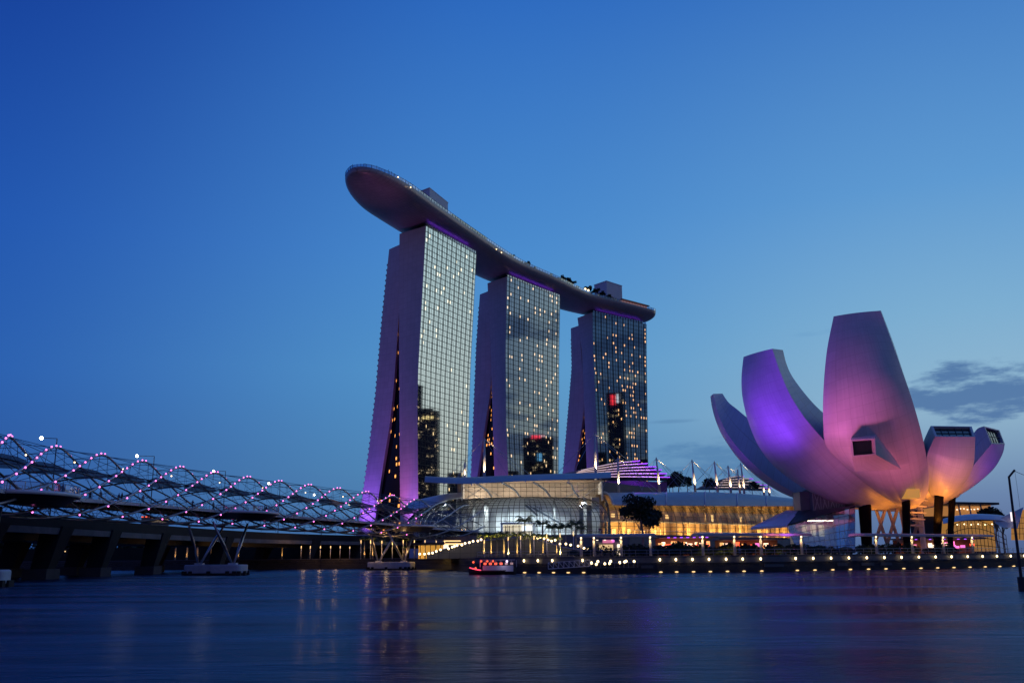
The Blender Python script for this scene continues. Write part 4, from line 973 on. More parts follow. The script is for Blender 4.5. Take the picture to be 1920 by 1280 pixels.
# ------------------------------------------------------------------ quay lamps
def lamp_set(pxs, z, off, label, group, nm, geo):
    src = None
    for px in pxs:
        q = quay_pt(px); p = V(q[0]+q[2].y*off, q[1]-q[2].x*off, z)
        if src is None: src = geo(p, label, group); o = src
        else: o = dup(src, p)
        o.rotation_euler = (0, 0, math.atan2(q[2].y, q[2].x))
def quay_lamp(p, label, group):
    t = thing('quay_lamp', label, 'lamp', (0, 0, 0), group); m = MB(); m.tube([(0, .3, 0), (0, -.05, 0), (0, -.1, -.1)], .05, 5); m.build('bracket', M_dark, t)
    m = MB(); m.sphere((0, -.15, -.12), .20, 9, 6, sz=1.35); m.build('globe', M_glow, t, smooth=True); t.location = p; return t
def wall_lamp(p, label, group):
    t = thing('waterline_lamp', label, 'lamp', (0, 0, 0), group); m = MB(); m.box((0, .1, .22), (1.1, .25, .14)); m.build('hood', M_dark, t)
    m = MB(); m.sphere((0, -.05, .1), .34, 9, 5, sz=.35); m.build('lens', M_glow_dim, t, smooth=True); t.location = p; return t
PXU = [985, 1011, 1038, 1092.5, 1236, 1266, 1297, 1328, 1360, 1391, 1423, 1488.6, 1521.6, 1555, 1588.5, 1622, 1655, 1687, 1719.5, 1751, 1781, 1811, 1839, 1866, 1892, 1917]
PXW = [985, 1012, 1039, 1066.5, 1094, 1122, 1163, 1190, 1237.5, 1267, 1298.6, 1330, 1362, 1393, 1425, 1491.6, 1524.6, 1558, 1591, 1625, 1657.7, 1691, 1723, 1754.5, 1785, 1815, 1843.6, 1871, 1897]
lamp_set(PXU, 2.45, .35, 'small bright lamp on the top edge of the quay wall', 'lamps along the quay edge', 'quay_lamp', quay_lamp)
lamp_set(PXW, .06, .25, 'dim hooded lamp low on the quay wall at the waterline', 'lamps along the waterline', 'waterline_lamp', wall_lamp)
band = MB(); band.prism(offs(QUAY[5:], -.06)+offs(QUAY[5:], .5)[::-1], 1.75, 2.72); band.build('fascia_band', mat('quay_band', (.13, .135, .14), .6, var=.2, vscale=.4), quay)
m = MB(); ep, el_ = even_path([(x, y, 0) for x, y in offs(QUAY[5:], .5)], 150)
for p in ep: m.bar(p+V(0, 0, ZP+.2), p+V(0, 0, ZP+1.25), .06, .06)
for zz in (ZP+.7, ZP+1.25): m.tube([p+V(0, 0, zz) for p in ep], .035, 4)
m.build('railing', M_steel, quay)
# recessed pale panels low in the wall
for px, w in ((1213, 2.2), (1450, 4.5), (1578, 2.4), (1625, 3.4), (1660, 3)):
    q = quay_pt(px); m = MB(); m.box((q[0]+q[2].y*.1, q[1]-q[2].x*.1, 1.1), (w, .3, .55), math.atan2(q[2].y, q[2].x)); m.build('wall_panel', mat('wall_panel', (.10, .11, .12), .7), quay)
# ------------------------------------------------------------------ covered walkways
M_wroof = mat('walkway_roof', (.50, .50, .52), .5, var=.08, vscale=.4)
def walkway(px0, px1, posts, label):
    d = 7.5; pts = [quay_pt(px0+(px1-px0)*i/14, d) for i in range(15)]
    t = thing('covered_walkway', label, 'walkway', (pts[7][0], pts[7][1], ZP), 'covered walkways on the promenade'); zr = ZP+3.9
    O = [[V(p[0]-p[2].y*q, p[1]+p[2].x*q, zr+.38+.12*math.cos(q)) for q in (-2.2, -1.1, 0, 1.1, 2.2)] for p in pts]
    I_ = [[v-V(0, 0, .42) for v in r] for r in O]
    m = MB(); m.shell(O, I_); m.build('roof', M_wroof, t)
    for px in posts:
        q = quay_pt(px, d-.6); m = MB(); m.tube([(q[0], q[1], ZP), (q[0], q[1], zr)], .27, 10); m.build('post', M_wroof, t, smooth=True)
        m = MB(); m.sphere((q[0]-.05, q[1]-.42, zr-.25), .16, 8, 5); m.build('downlight', M_glow, t)
        light('post_light', 'SPOT', (q[0]-.3, q[1]-.75, zr-.1), 260, (1, .64, .26), (q[0], q[1]-.25, ZP), 75, .6, .1)
walkway(1056, 1246, (1057, 1111, 1164, 1221), 'pale roofed walkway beside the big dark tree')
walkway(1327, 1562, (1340, 1402, 1475, 1551), 'pale roofed walkway in front of the glass lobby')
walkway(1664, 1914, (1698, 1766, 1829, 1883), 'pale roofed walkway under the right side of the museum')
# ------------------------------------------------------------------ restaurants, kiosk and pavilions
M_win = mat('lit_window_amber', (1, .6, .3), .5, emit=(1, .50, .16), es=1.0, sample=False)
M_win2 = mat('lit_window_white', (1, .9, .8), .5, emit=(1, .80, .58), es=1.8, sample=False)
M_red = mat('red_light', (1, .1, .05), .5, emit=(1, .12, .05), es=1.6, sample=False)
M_purp = mat('purple_light', (.5, .1, 1), .5, emit=(.40, .08, 1), es=1.6, sample=False)
M_mag = mat('magenta_light', (1, .2, .8), .5, emit=(1, .22, .75), es=1.0, sample=False)
def eatery(label, px0, px1, Y, z1, seed, nwin, purp, nm='restaurant'):
    r = random.Random(seed); a, b_ = at(px0, 1030, Y), at(px1, 1030, Y); L_ = b_.x-a.x
    t = thing(nm, label, 'restaurant', ((a.x+b_.x)/2, Y, ZP))
    m = MB(); m.box(((a.x+b_.x)/2, Y+5, (ZP+z1)/2), (L_, .4, z1-ZP)); m.build('back_wall', mat(nm+'_wall', (.16, .08, .05), .7), t)
    m = MB(); m.box(((a.x+b_.x)/2, Y+1.5, z1+.2), (L_+1, 7.5, .35)); m.build('awning', mat(nm+'_awning', (.10, .10, .13), .6), t)
    for i in range(nwin):
        x = a.x+.5+(L_-1)*r.random(); w, h = .3+r.random()*.9, .25+r.random()*.8; m = MB(); m.box((x, Y+4.2-r.random()*3, ZP+1.7+r.random()*(z1-ZP-2.6)), (w, .2, h)); m.build('lit_window', r.choice([M_win, M_win, M_win2, M_red, M_mag]), t)
    for i in range(purp):
        x = a.x+L_*(.15+.7*i/max(purp-1, 1)); m = MB(); m.box((x, Y-2.2, z1+.05), (.55, .2, .18)); m.build('purple_strip', M_purp, t)
    light('restaurant_light', 'AREA', ((a.x+b_.x)/2, Y+2, z1-.3), 330, (1, .42, .16), ((a.x+b_.x)/2, Y+2, 0), size=L_*.8, sy=2)
    return t
eatery('busy restaurant with red and amber lights and a purple strip awning', 1236, 1338, 203, 6.6, 4, 46, 7)
eatery('dim amber restaurant behind the walkway posts left of the glass lobby', 1350, 1470, 212, 6.2, 5, 26, 0)
eatery('low restaurant with magenta and purple lights under the museum', 1690, 1840, 246, 6.4, 6, 22, 9)
kio = thing('kiosk', 'small lit kiosk with a pink sign under the walkway by the big tree', 'kiosk', tuple(at(1141, 1040, 191))[:2]+(ZP,))
k0, k1 = at(1116, 1040, 191), at(1168, 1040, 191); kx = (k0.x+k1.x)/2
m = MB(); m.box((kx, 193, ZP+1.5), (k1.x-k0.x, 3, 3.0)); m.build('body', mat('kiosk_wall', (.35, .34, .34), .6), kio)
m = MB(); m.box((kx-.5, 191.4, ZP+1.9), (2.7, .12, 1.1)); m.build('display_window', mat('kiosk_window', (1, .8, .5), .5, emit=(1, .68, .32), es=.75, sample=False), kio)
m = MB(); m.box((kx-.2, 191.35, ZP+3.05), (1.9, .14, .6)); m.build('sign', mat('kiosk_sign', (.8, .3, .5), .5, emit=(.9, .25, .42), es=.6, sample=False), kio)
m = MB(); m.sphere((kx+.9, 191.1, ZP+3.1), .28, 8, 6); m.build('lamp', M_mag, kio)
for k in range(3): m = MB(); m.box((kx+2.0, 191.38, ZP+.75+k*.72), (.62, .12, .6)); m.build('poster', M_win2 if k != 1 else mat('poster', (.7, .6, .5), .5, emit=(1, .8, .6), es=.7, sample=False), kio)
for k in range(4): m = MB(); m.box((kx-2.2+k*1.5, 191.3, ZP+3.3), (.4, .2, .12)); m.build('downlight', M_win2, kio)
pav = thing('glass_pavilion', 'low amber glass pavilion with a pale domed roof at the far right behind the walkway', 'pavilion', tuple(at(1820, 1003, 292))[:2]+(ZP,))
pa, pb = at(1775, 1003, 290), at(1886, 1003, 290)
M_amb = mat('pavilion_wall', (.75, .45, .16), .6, emit=(1, .45, .08), es=.30)
m = MB(); m.box(((pa.x+pb.x)/2, 296, 8), (pb.x-pa.x-1, .4, 9)); m.build('back_wall', M_amb, pav)
G = [[V(pa.x+(pb.x-pa.x)*i/16, 290, ZP+(4.4+5.5*math.sin(math.pi*min(1, (i+3)/20)))*j/4) for j in range(5)] for i in range(17)]
m = MB(); m.grid(G); m.build('glass_wall', M_glass, pav)
m = MB()
for r in G: m.tube(r, .09, 4)
for j in range(5): m.tube([r[j] for r in G], .09, 4)
m.build('mullions', M_frame, pav)
m, O = roof_sheet([(1768, 981, 287), (1790, 977, 287), (1830, 973, 287), (1870, 974, 287), (1890, 977, 287)], [(1772, 980, 304), (1800, 972, 304), (1830, 969.5, 304), (1870, 972, 304), (1888, 976, 304)], 1.4, .5); m.build('roof', M_white, pav, smooth=True)
for k in range(7): p = at(1795+k*13, 983-(k % 2), 288.5); m = MB(); m.sphere(p, .2, 6, 4); m.build('downlight', M_glow, pav)
gp = thing('glass_pavilion', 'gabled amber glass pavilion with steep grey roof at the right edge of the photo', 'pavilion', tuple(at(1905, 1003, 300))[:2]+(ZP,))
q = [at(1866, 972, 296), at(1926, 951, 292), at(1990, 965, 300), at(1926, 960, 318)]
m = MB(); m.add([at(1862, 977, 287), at(1919, 950, 293), at(1908, 990, 284), at(1878, 988, 284)], [(0, 1, 2, 3)]); m.add([at(1920, 950, 291), at(1985, 975, 300), at(1985, 972, 320), at(1921, 952, 318)], [(0, 1, 2, 3)]); m.build('roof', M_roof, gp)
m = MB(); m.add([at(1896, 990, 293), at(1903, 968, 293), at(1920, 954, 292), at(1975, 975, 298), at(1975, 1012, 298), at(1896, 1012, 293)], [tuple(range(6))]); m.build('gable_wall', M_amb, gp)
m = MB()
for x in (1904, 1912, 1921, 1930): m.bar(at(x, 965, 291), at(x, 1010, 291), .14, .14)
for y in (970, 980, 990, 1000): m.bar(at(1896, y, 291), at(1960, y, 291), .12, .12)
m.build('mullions', M_frame, gp)
m = MB(); m.box(at(1898.5, 968, 286), (1.1, .2, 2.6)); m.build('banner', mat('banner_light', (1, .9, .9), .5, emit=(1, .85, .8), es=1.3, sample=False), gp)
m = MB(); m.box(at(1901.5, 965, 286), (.35, .22, 1.8)); m.build('banner_stripe', M_red, gp)
cas = thing('curved_hall', 'curved hall with amber glazing and dark overhanging roof right of the museum columns', 'hall', tuple(at(1790, 975, 420))[:2]+(ZP,))
c0, c1 = at(1752, 952, 412), at(1847, 950, 430)
m = MB(); m.box(((c0.x+c1.x)/2, 432, 13), (c1.x-c0.x, 14, 20)); m.build('body', mat('hall_wall', (.05, .05, .045), .7), cas)
m = MB(); m.box(((c0.x+c1.x)/2, 424, 21), (c1.x-c0.x-1, .4, 4.4)); m.build('window_band', mat('hall_window', (.6, .3, .1), .5, emit=(1, .42, .12), es=.35, sample=False), cas)
m = MB(); a, b_ = at(1748, 944, 414), at(1849, 945.5, 420)
m.bar(a, b_, 16, .9); m.build('roof', M_dark, cas)
for px in (1778, 1797, 1817, 1838): m = MB(); m.bar(at(px, 945, 416), at(px+5, 972, 416), .5, .5); m.build('strut', M_white, cas)
rr = random.Random(2)
for k in range(9): p = at(1788+k*6.5, 953+rr.random()*2, 423); m = MB(); m.box(p, (.5, .3, .45)); m.build('lamp', M_win2, cas)
# ------------------------------------------------------------------ spiral footbridge
hx = thing('spiral_footbridge', 'steel double spiral footbridge strung with pink lights crossing the bay', 'footbridge', (-60, 198, 0))
_z = (14.4, 14.4, 14.4, 14.9, 14.85, 14.6, 14.2, 13.6, 13.2)
ctrl = [at(-330, 884, 88), at(-150, 888, 108), at(30, 893.5, 136), at(220, 920, 166), at(410, 936, 198), at(560, 954, 225), at(690, 965, 250), at(785, 974, 273), at(880, 983, 298)]
for c, z in zip(ctrl, _z): c.z = z
NS = 420
hp, hl = even_path(ctrl, NS)
def hfr(s):
    f = max(0, min(s/hl*(NS-1), NS-1.001)); i = int(f); p = hp[i].lerp(hp[i+1], f-i); t = (hp[min(i+2, NS-1)]-hp[max(i-1, 0)]); t.z = 0; t.normalize(); return p, t, Vector((t.y, -t.x, 0))
def hpt(s, ang, r):
    p, t, n = hfr(s); return p+n*(math.cos(ang)*r)+Vector((0, 0, math.sin(ang)*r))
RO, RI, NT = 5.35, 4.75, 7
PK_S = [46.4, 61.0, 74.4, 87.2, 99.3, 111.1, 122.7, 134.1, 145.4, 156.8, 168.8, 181.2, 194.5, 208.0]   # where the spiral crests stand
def turn(s):
    if s < PK_S[0]: return (s-PK_S[0])/14.2
    if s > PK_S[-1]: return 13+(s-PK_S[-1])/13.5
    return float(np.interp(s, PK_S, range(14)))
def unturn(q):
    if q < 0: return PK_S[0]+q*14.2
    if q > 13: return PK_S[-1]+(q-13)*13.5
    return float(np.interp(q, range(14), PK_S))
S0, S1 = 0.0, hl
def oang(i, s): return math.pi/2+2*math.pi*(turn(s)-i)/NT
def ipt(s, ang):
    p, t, n = hfr(s); return p+n*(math.cos(ang)*4.45)+Vector((0, 0, math.sin(ang)*3.7-1.45))
def iang(i, s): return math.pi/2-2*math.pi*(turn(s)-i-.5)/NT
M_tube = mat('helix_steel', (.40, .40, .44), .36, .6)
M_tube_d = mat('helix_dark_steel', (.11, .11, .13), .4, .8)
for i in range(NT):
    k = 170; m = MB(); m.tube([hpt(S0+(S1-S0)*j/k, oang(i, S0+(S1-S0)*j/k), RO) for j in range(k+1)], .19, 6); m.build('outer_spiral', M_tube, hx, smooth=True)
    m = MB(); m.tube([ipt(S0+(S1-S0)*j/k, iang(i, S0+(S1-S0)*j/k)) for j in range(k+1)], .125, 6); m.build('inner_spiral', M_tube_d, hx, smooth=True)
m = MB()
for i in range(NT):
    s = 1.5
    while s < hl-10:
        a = hpt(s, oang(i, s), RO)
        for ds, w in ((8.4, .05), (4.2, .04)):
            if s+ds < hl-2: m.tube([a, hpt(s+ds, oang(i+1, s+ds), RO)], w, 3, caps=False)
        m.tube([a, ipt(s+2.0, oang(i, s)+.25)], .03, 3, caps=False); m.tube([a, ipt(s-2.0, oang(i, s)-.25)], .03, 3, caps=False)
        s += 6.2
m.build('struts', M_tube_d, hx)
# deck
ZK = 12.4
M_edge = mat('deck_edge_sky_tint', (.78, .78, .80), .45)  # steel edge coloured pale to stand for sky light on it
def dk(s): return ZK-(14.8-hfr(s)[0].z)
def strip(a, b, o0, o1, z0, z1, n=120):
    m = MB(); O, I_ = [], []
    for j in range(n+1):
        s = a+(b-a)*j/n; p, t, nn = hfr(s); z = dk(s)-ZK
        O.append([V(p.x+nn.x*o0, p.y+nn.y*o0, z1+z), V(p.x+nn.x*o1, p.y+nn.y*o1, z1+z)]); I_.append([V(v.x, v.y, z0+z) for v in O[-1]])
    m.shell(O, I_); return m
strip(0, hl, -3.1, 3.1, ZK-.28, ZK).build('deck', M_conc, hx)
for o in (-3.45, 3.1): strip(0, hl, o, o+.35, ZK-.38, ZK+.14).build('edge_beam', M_edge, hx)
for o in (-1.9, 1.5): strip(0, hl, o, o+.4, ZK-1.1, ZK-.3).build('girder', M_dark, hx)
m = MB()
for j in range(int(hl/2.6)):
    s = j*2.6; p, t, n = hfr(s); z = dk(s); m.bar(p+n*3.2+V(0, 0, z-.55-p.z), p-n*3.2+V(0, 0, z-.55-p.z), .14, .3)
    m.tube([p+n*3.1+V(0, 0, z-.4-p.z), hpt(s+1, -math.pi*.42, RI)], .05, 3, caps=False); m.tube([p-n*3.1+V(0, 0, z-.4-p.z), hpt(s-1, -math.pi*.58, RI)], .05, 3, caps=False)
m.build('cross_beams', M_dark, hx)
m = MB()
for o in (-3.0, 3.0):
    for zz in (.4, .75, 1.1): m.tube([hfr(hl*j/150)[0]+hfr(hl*j/150)[2]*o+V(0, 0, dk(hl*j/150)+zz-hfr(hl*j/150)[0].z) for j in range(151)], .025, 3)
    for j in range(int(hl/2)):
        p, t, n = hfr(j*2.0); q = p+n*o; z = dk(j*2.0); m.bar(V(q.x, q.y, z), V(q.x, q.y, z+1.12), .05, .05)
m.build('railing', M_steel, hx)
def canopy_mat():
    m = bpy.data.materials.new('canopy_mesh'); m.use_nodes = True; nt = m.node_tree; b = nt.nodes['Principled BSDF']
    b.inputs['Base Color'].default_value = (.50, .46, .54, 1); b.inputs['Roughness'].default_value = .4; b.inputs['Metallic'].default_value = .4; b.inputs['Alpha'].default_value = .86
    return m
M_can = canopy_mat()
def cpanel(s, l=10.5):
    m = MB(); G = []
    for j in range(9):
        ss = s+l*j/8; w = math.sin(math.pi*j/8)**.6*.62+.03
        p, t, n = hfr(ss); G.append([p+n*(q*w*5.2-(j-4)*.35)+V(0, 0, 2.1-1.1*(q*w)**2-.14*(j-4)) for q in (-1, -.6, -.2, .2, .6, 1)])
    m.grid(G); return m
s = 16.0
while s < hl-30: cpanel(s).build('canopy_panel', M_can, hx, smooth=True); s += 12.0
# oval viewing platforms
def s_at_px(px):
    lo, hi = 0.0, hl
    for _ in range(40):
        mid = (lo+hi)/2; p = hfr(mid)[0]; w = np.array([p.x, p.y, p.z-H]); x = 960+F*(w@RT)/(w@FW)
        lo, hi = (mid, hi) if x < px else (lo, mid)
    return lo
for px in (16, 436, 752):
    s = s_at_px(px); p, t, n = hfr(s); z = dk(s); P = []
    for j in range(25):
        a = -math.pi/2+math.pi*j/24; P.append(p+t*9.0*math.sin(a)+n*(2.6+6.4*math.cos(a)))
    pl = thing('viewing_platform', 'oval', 'x') if False else None
    m = MB(); m.prism([(q.x, q.y) for q in P], z-.1, z+.06)
    low = [(p+(q-p)*.80) for q in P]
    k = len(P); m.add([V(q.x, q.y, z-.1) for q in P]+[V(q.x, q.y, z-1.5) for q in low], [(i, i+1, k+i+1, k+i) for i in range(k-1)]+[tuple(range(k, 2*k))])
    pod = m.build('viewing_platform', M_tube_d, hx)
    m = MB(); m.tube([V(q.x, q.y, z-.1) for q in P], .30, 6); m.build('rim', M_edge, pod, smooth=True)
    m = MB(); m.grid([[V(q.x, q.y, z+.1), V(q.x, q.y, z+1.2)] for q in P]); m.build('glass_rail', clear_glass('platform_glass', (.75, .8, .88), .22), pod)
    m = MB(); m.tube([V(q.x, q.y, z+1.22) for q in P], .05, 4)
    for q in P[::2]: m.bar(V(q.x, q.y, z), V(q.x, q.y, z+1.2), .07, .07)
    m.build('handrail', M_steel, pod)
# piers: tapering steel legs in V pairs on rounded concrete caps
M_cap = mat('pier_concrete', (.52, .54, .58), .75, var=.18, vscale=.5)
M_fend = mat('fender_rubber', (.02, .02, .022), .8, var=.4, vscale=1)
for px, capx in ((-70, (-115, 4, 1069, 1092)), (412, (352, 470, 1058, 1076)), (735, (692, 790, 1057, 1071))):
    s = s_at_px(px); p, t, n = hfr(s); w = 6.6; cc = []
    for j in range(32):
        a = 2*math.pi*j/32; ca, sa = math.cos(a), math.sin(a); e = .45
        cc.append(p+n*(w*math.copysign(abs(ca)**e, ca))+t*(2.4*math.copysign(abs(sa)**e, sa)))
    m = MB(); G = [[V(p.x+(q.x-p.x)*f, p.y+(q.y-p.y)*f, z) for q in cc+cc[:1]] for f, z in ((.985, .35), (1, .5), (1, 1.75), (.99, 1.95), (.96, 2.05))]
    m.grid(G); m.add([V(p.x+(q.x-p.x)*.96, p.y+(q.y-p.y)*.96, 2.05) for q in cc], [tuple(range(32))])
    m.build('pier_cap', M_cap, hx, smooth=False)
    m = MB(); G = [[V(p.x+(q.x-p.x)*f, p.y+(q.y-p.y)*f, z) for q in cc+cc[:1]] for f, z in ((.99, -1), (.99, .42))]; m.grid(G)
    for q in cc[::2]: m.box((q.x, q.y, .35), (.7, .7, .9))
    m.build('pier_fender', M_fend, hx)
    for o in (3.9, -3.9):
        m = MB(); b0 = p+n*o; m.box((b0.x, b0.y, 2.2), (1.6, 1.6, .35)); m.build('pier_shoe', M_cap, hx)
        for e in (6.2, -6.2):
            a = V(b0.x+t.x*e*.06, b0.y+t.y*e*.06, 2.3); b_ = hpt(s+e, -math.pi/2+(.55 if o > 0 else -.55), RO)
            m = MB(); m.tube([a, a.lerp(b_, .45), b_], [.20, .34, .2], 8); m.build('pier_leg', M_steel, hx, smooth=True)
# pink lamps on the front of each outer spiral
M_pink = mat('pink_lamp', (1, .4, .8), .5, emit=(1, .20, .70), es=3.0)
M_blue = mat('blue_lamp', (.2, .4, 1), .5, emit=(.15, .35, 1), es=4.0, sample=False)
M_halo = mat('pink_glow_collar', (1, .1, .5), .5, emit=(1, .05, .42), es=1.1, sample=False)
lamps = []
for i in range(NT):
    for j in range(-3, 6):
        # solve s for wanted angle on this turn
        for deg in (-58, -36, -19, -5, 6, 16, 25, 34, 46, 60, 74, 86, 119, 134, 147):
            s = unturn(NT*(deg-90)/360+i+NT*j)
            if 6 < s < hl-34: lamps.append((hpt(s, math.radians(deg), RO+.22), deg))
lamps.sort(key=lambda q: q[0].length)
src = None
for k, (p, deg) in enumerate(lamps[:99]):
    if src is None:
        m = MB(); m.sphere((0, 0, 0), .14, 8, 6); me = m.build('helix_lamp', M_pink, None, smooth=True); me.parent = hx; me.location = p-hx.location; src = me
    else:
        o = src.copy(); scene.collection.objects.link(o); o.parent = hx; o.location = p-hx.location
m = MB()
for p, deg in lamps[99:]: m.sphere(p, .16, 6, 4)
tag(m.build('helix_lamps', M_pink, hx, smooth=True), kind='stuff')
m = MB(); 
src = None
for px in (60, 150, 240, 330, 420, 500, 580, 650, 715, 770):
    s = s_at_px(px); p = hpt(s, 1.9, RI-.8)
    if src is None: m = MB(); m.sphere((0, 0, 0), .13, 8, 5); src = m.build('deck_lamp', M_glow, None); src.parent = hx; src.location = p-hx.location
    else: o = src.copy(); scene.collection.objects.link(o); o.parent = hx; o.location = p-hx.location
# landing ramp at the far end
p, t, n = hfr(hl)
m = MB(); q = p+t*16; m.prism([(v.x, v.y) for v in (p-n*3.2, p+n*3.2, q+n*4, q-n*4)], ZP, dk(hl)-.3); m.build('landing', M_conc, hx)
# ------------------------------------------------------------------ road bridge behind it
rb = thing('road_bridge', 'low dark concrete road bridge running behind the spiral footbridge', 'road bridge', (-85, 215, 0))
ne = [(-80, 60), (-80.5, 120), (-80, 170), (-80, 215), (-76.5, 265), (-66, 310), (-50, 342), (-28, 368), (0, 392)]
np_, nl = even_path([(x, y, 0) for x, y in ne], 80)
def rfr(f): i = min(int(f*79), 78); t = (np_[i+1]-np_[i]).normalized(); return np_[i].lerp(np_[i+1], f*79-i), t, Vector((t.y, -t.x, 0))
def rstrip(o0, o1, zf0, zf1, n=80):
    O, I_ = [], []
    for j in range(n+1):
        p, t, nn = rfr(j/n*.9999); O.append([p+nn*o0+V(0, 0, zf1), p+nn*o1+V(0, 0, zf1)]); I_.append([p+nn*o0+V(0, 0, zf0), p+nn*o1+V(0, 0, zf0)])
    m = MB(); m.shell(O, I_); return m
M_rb = mat('bridge_concrete_shade', (.015, .015, .017), .85, var=.25, vscale=.3)  # near black: shade around the bridges put into the concrete colour
M_rbp = mat('bridge_concrete_skylit', (.17, .17, .18), .85, var=.25, vscale=.3)  # paler copy for the fascia: sky light put into the colour
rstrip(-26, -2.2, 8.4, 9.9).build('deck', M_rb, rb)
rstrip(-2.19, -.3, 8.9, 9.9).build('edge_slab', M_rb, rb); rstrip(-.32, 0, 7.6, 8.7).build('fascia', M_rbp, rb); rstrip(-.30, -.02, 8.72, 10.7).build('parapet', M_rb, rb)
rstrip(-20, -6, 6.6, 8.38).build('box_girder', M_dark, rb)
m = MB()
for j in range(0, 80, 2):
    p, t, n = rfr(j/80); m.bar(p+V(0, 0, 10.9), p+V(0, 0, 11.9), .08, .08)
for zz in (11.4, 11.9): m.tube([rfr(j/100)[0]+V(0, 0, zz) for j in range(100)], .05, 3)
m.build('railing', M_dark, rb)
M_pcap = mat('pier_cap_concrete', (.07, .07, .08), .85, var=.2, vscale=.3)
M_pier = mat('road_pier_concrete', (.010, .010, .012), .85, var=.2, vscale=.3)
for Y in (150, 172, 198, 222, 262, 318, 340):
    f = min(range(80), key=lambda i: abs(np_[i].y-Y))/80; p, t, n = rfr(f)
    for o in (.2, -17):
        c = p+n*(o-1.7); m = MB(); a, b_ = c-t*2+V(0, 0, 1.0), c+t*3+V(0, 0, 9.0)
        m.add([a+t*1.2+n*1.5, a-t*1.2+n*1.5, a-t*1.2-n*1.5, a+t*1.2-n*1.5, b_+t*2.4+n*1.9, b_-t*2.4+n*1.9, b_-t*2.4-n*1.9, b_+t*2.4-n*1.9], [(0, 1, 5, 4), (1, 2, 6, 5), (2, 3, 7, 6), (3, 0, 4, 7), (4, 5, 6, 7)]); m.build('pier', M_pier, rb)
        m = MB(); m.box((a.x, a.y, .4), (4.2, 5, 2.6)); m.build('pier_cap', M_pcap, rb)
# lamps on the road bridge
sl_src = None
def street_lamp(p, h, arm, rz, label):
    t = thing('street_lamp', label, 'street lamp', p, 'street lamps on the road bridge')
    m = MB(); m.tube([p, p+V(0, 0, h)], [.13, .08], 6); m.build('pole', M_dark, t)
    m = MB(); q = p+V(0, 0, h); m.tube([q, q+V(math.cos(rz)*arm, math.sin(rz)*arm, .12)], .06, 5); m.build('arm', M_dark, t)
    e = q+V(math.cos(rz)*(arm+.3), math.sin(rz)*(arm+.3), .1); m = MB(); m.sphere(e, .30, 10, 7); m.build('lamp_head', M_glow_white, t, smooth=True)
    return e
names = ['nearest tall road lamp glowing above the left end of the spiral bridge', 'second tall road lamp along the bridge, just right of a spiral peak', 'third tall road lamp along the bridge, above a spiral peak',
         'fourth tall road lamp, hanging between two spiral peaks', 'fifth road lamp, half inside the spiral outline', 'sixth road lamp along the bridge, left of the purple tower foot', 'seventh and farthest road lamp, in front of the purple tower foot']
for (px, pyl, pxp), nmx in zip(((65, 822, 92), (250, 855, 281), (394, 883, 416), (500, 906, 522), (585, 927, 602), (652, 945, 665), (723, 970, 733)), names):
    best = None
    for j in range(400):
        p, t, n = rfr(j/400); q = p-n*.6; w = np.array([q.x, q.y, 10-H]); x = 960+F*(w@RT)/(w@FW)
        if best is None or abs(x-pxp) < best[0]: best = (abs(x-pxp), q, t, n)
    _, q, t, n = best; top = at(pxp, pyl, q.y).z; off = (pxp-px)*q.y/1840
    e = street_lamp(V(q.x, q.y, 9.9), max(top-9.9, 4), off, math.atan2(-n.y, -n.x), nmx)
light('road_lamp_light', 'POINT', at(250, 858, 212), 200, (1, .9, .65), size=.4); light('road_lamp_light', 'POINT', at(394, 886, 256), 200, (1, .9, .65), size=.4)
# bus on the road bridge
best = min(range(400), key=lambda j: abs(rfr(j/400)[0].y-232)); p, t, n = rfr(best/400); c = p-n*6
bus = thing('bus', 'bus with red tail lights on the road bridge, seen through the spiral', 'bus', (c.x, c.y, 9.9)); a = math.atan2(t.y, t.x)
m = MB(); m.box((c.x, c.y, 11.75), (10.5, 2.5, 2.7), a, top=(.97, .92)); m.build('body', mat('bus_paint', (.10, .11, .13), .35), bus)
m = MB(); m.box((c.x, c.y, 12.2), (9.8, 2.56, 1.0), a); m.build('windows', mat('bus_window', (.05, .05, .05), .2, emit=(1, .7, .4), es=.12, sample=False), bus)
for e in (-.9, 0, .9): q = c-t*5.3+n*e; m = MB(); m.box((q.x, q.y, 12.9), (.15, .45, .18), a); m.build('tail_light', M_red, bus)
for e in (-3.5, 3.3):
    for o in (-1.15, 1.15):
        q = c+t*e+n*o; m = MB(); k = 12; vs = [q+t*.48*math.cos(6.283*i/k)+V(0, 0, 10.4-q.z+.48*math.sin(6.283*i/k)) for i in range(k)]; m.add([v-n*.15 for v in vs]+[v+n*.15 for v in vs], [tuple(range(k)), tuple(range(2*k-1, k-1, -1))]+[(i, (i+1) % k, k+(i+1) % k, k+i) for i in range(k)]); m.build('wheel', M_fend, bus)
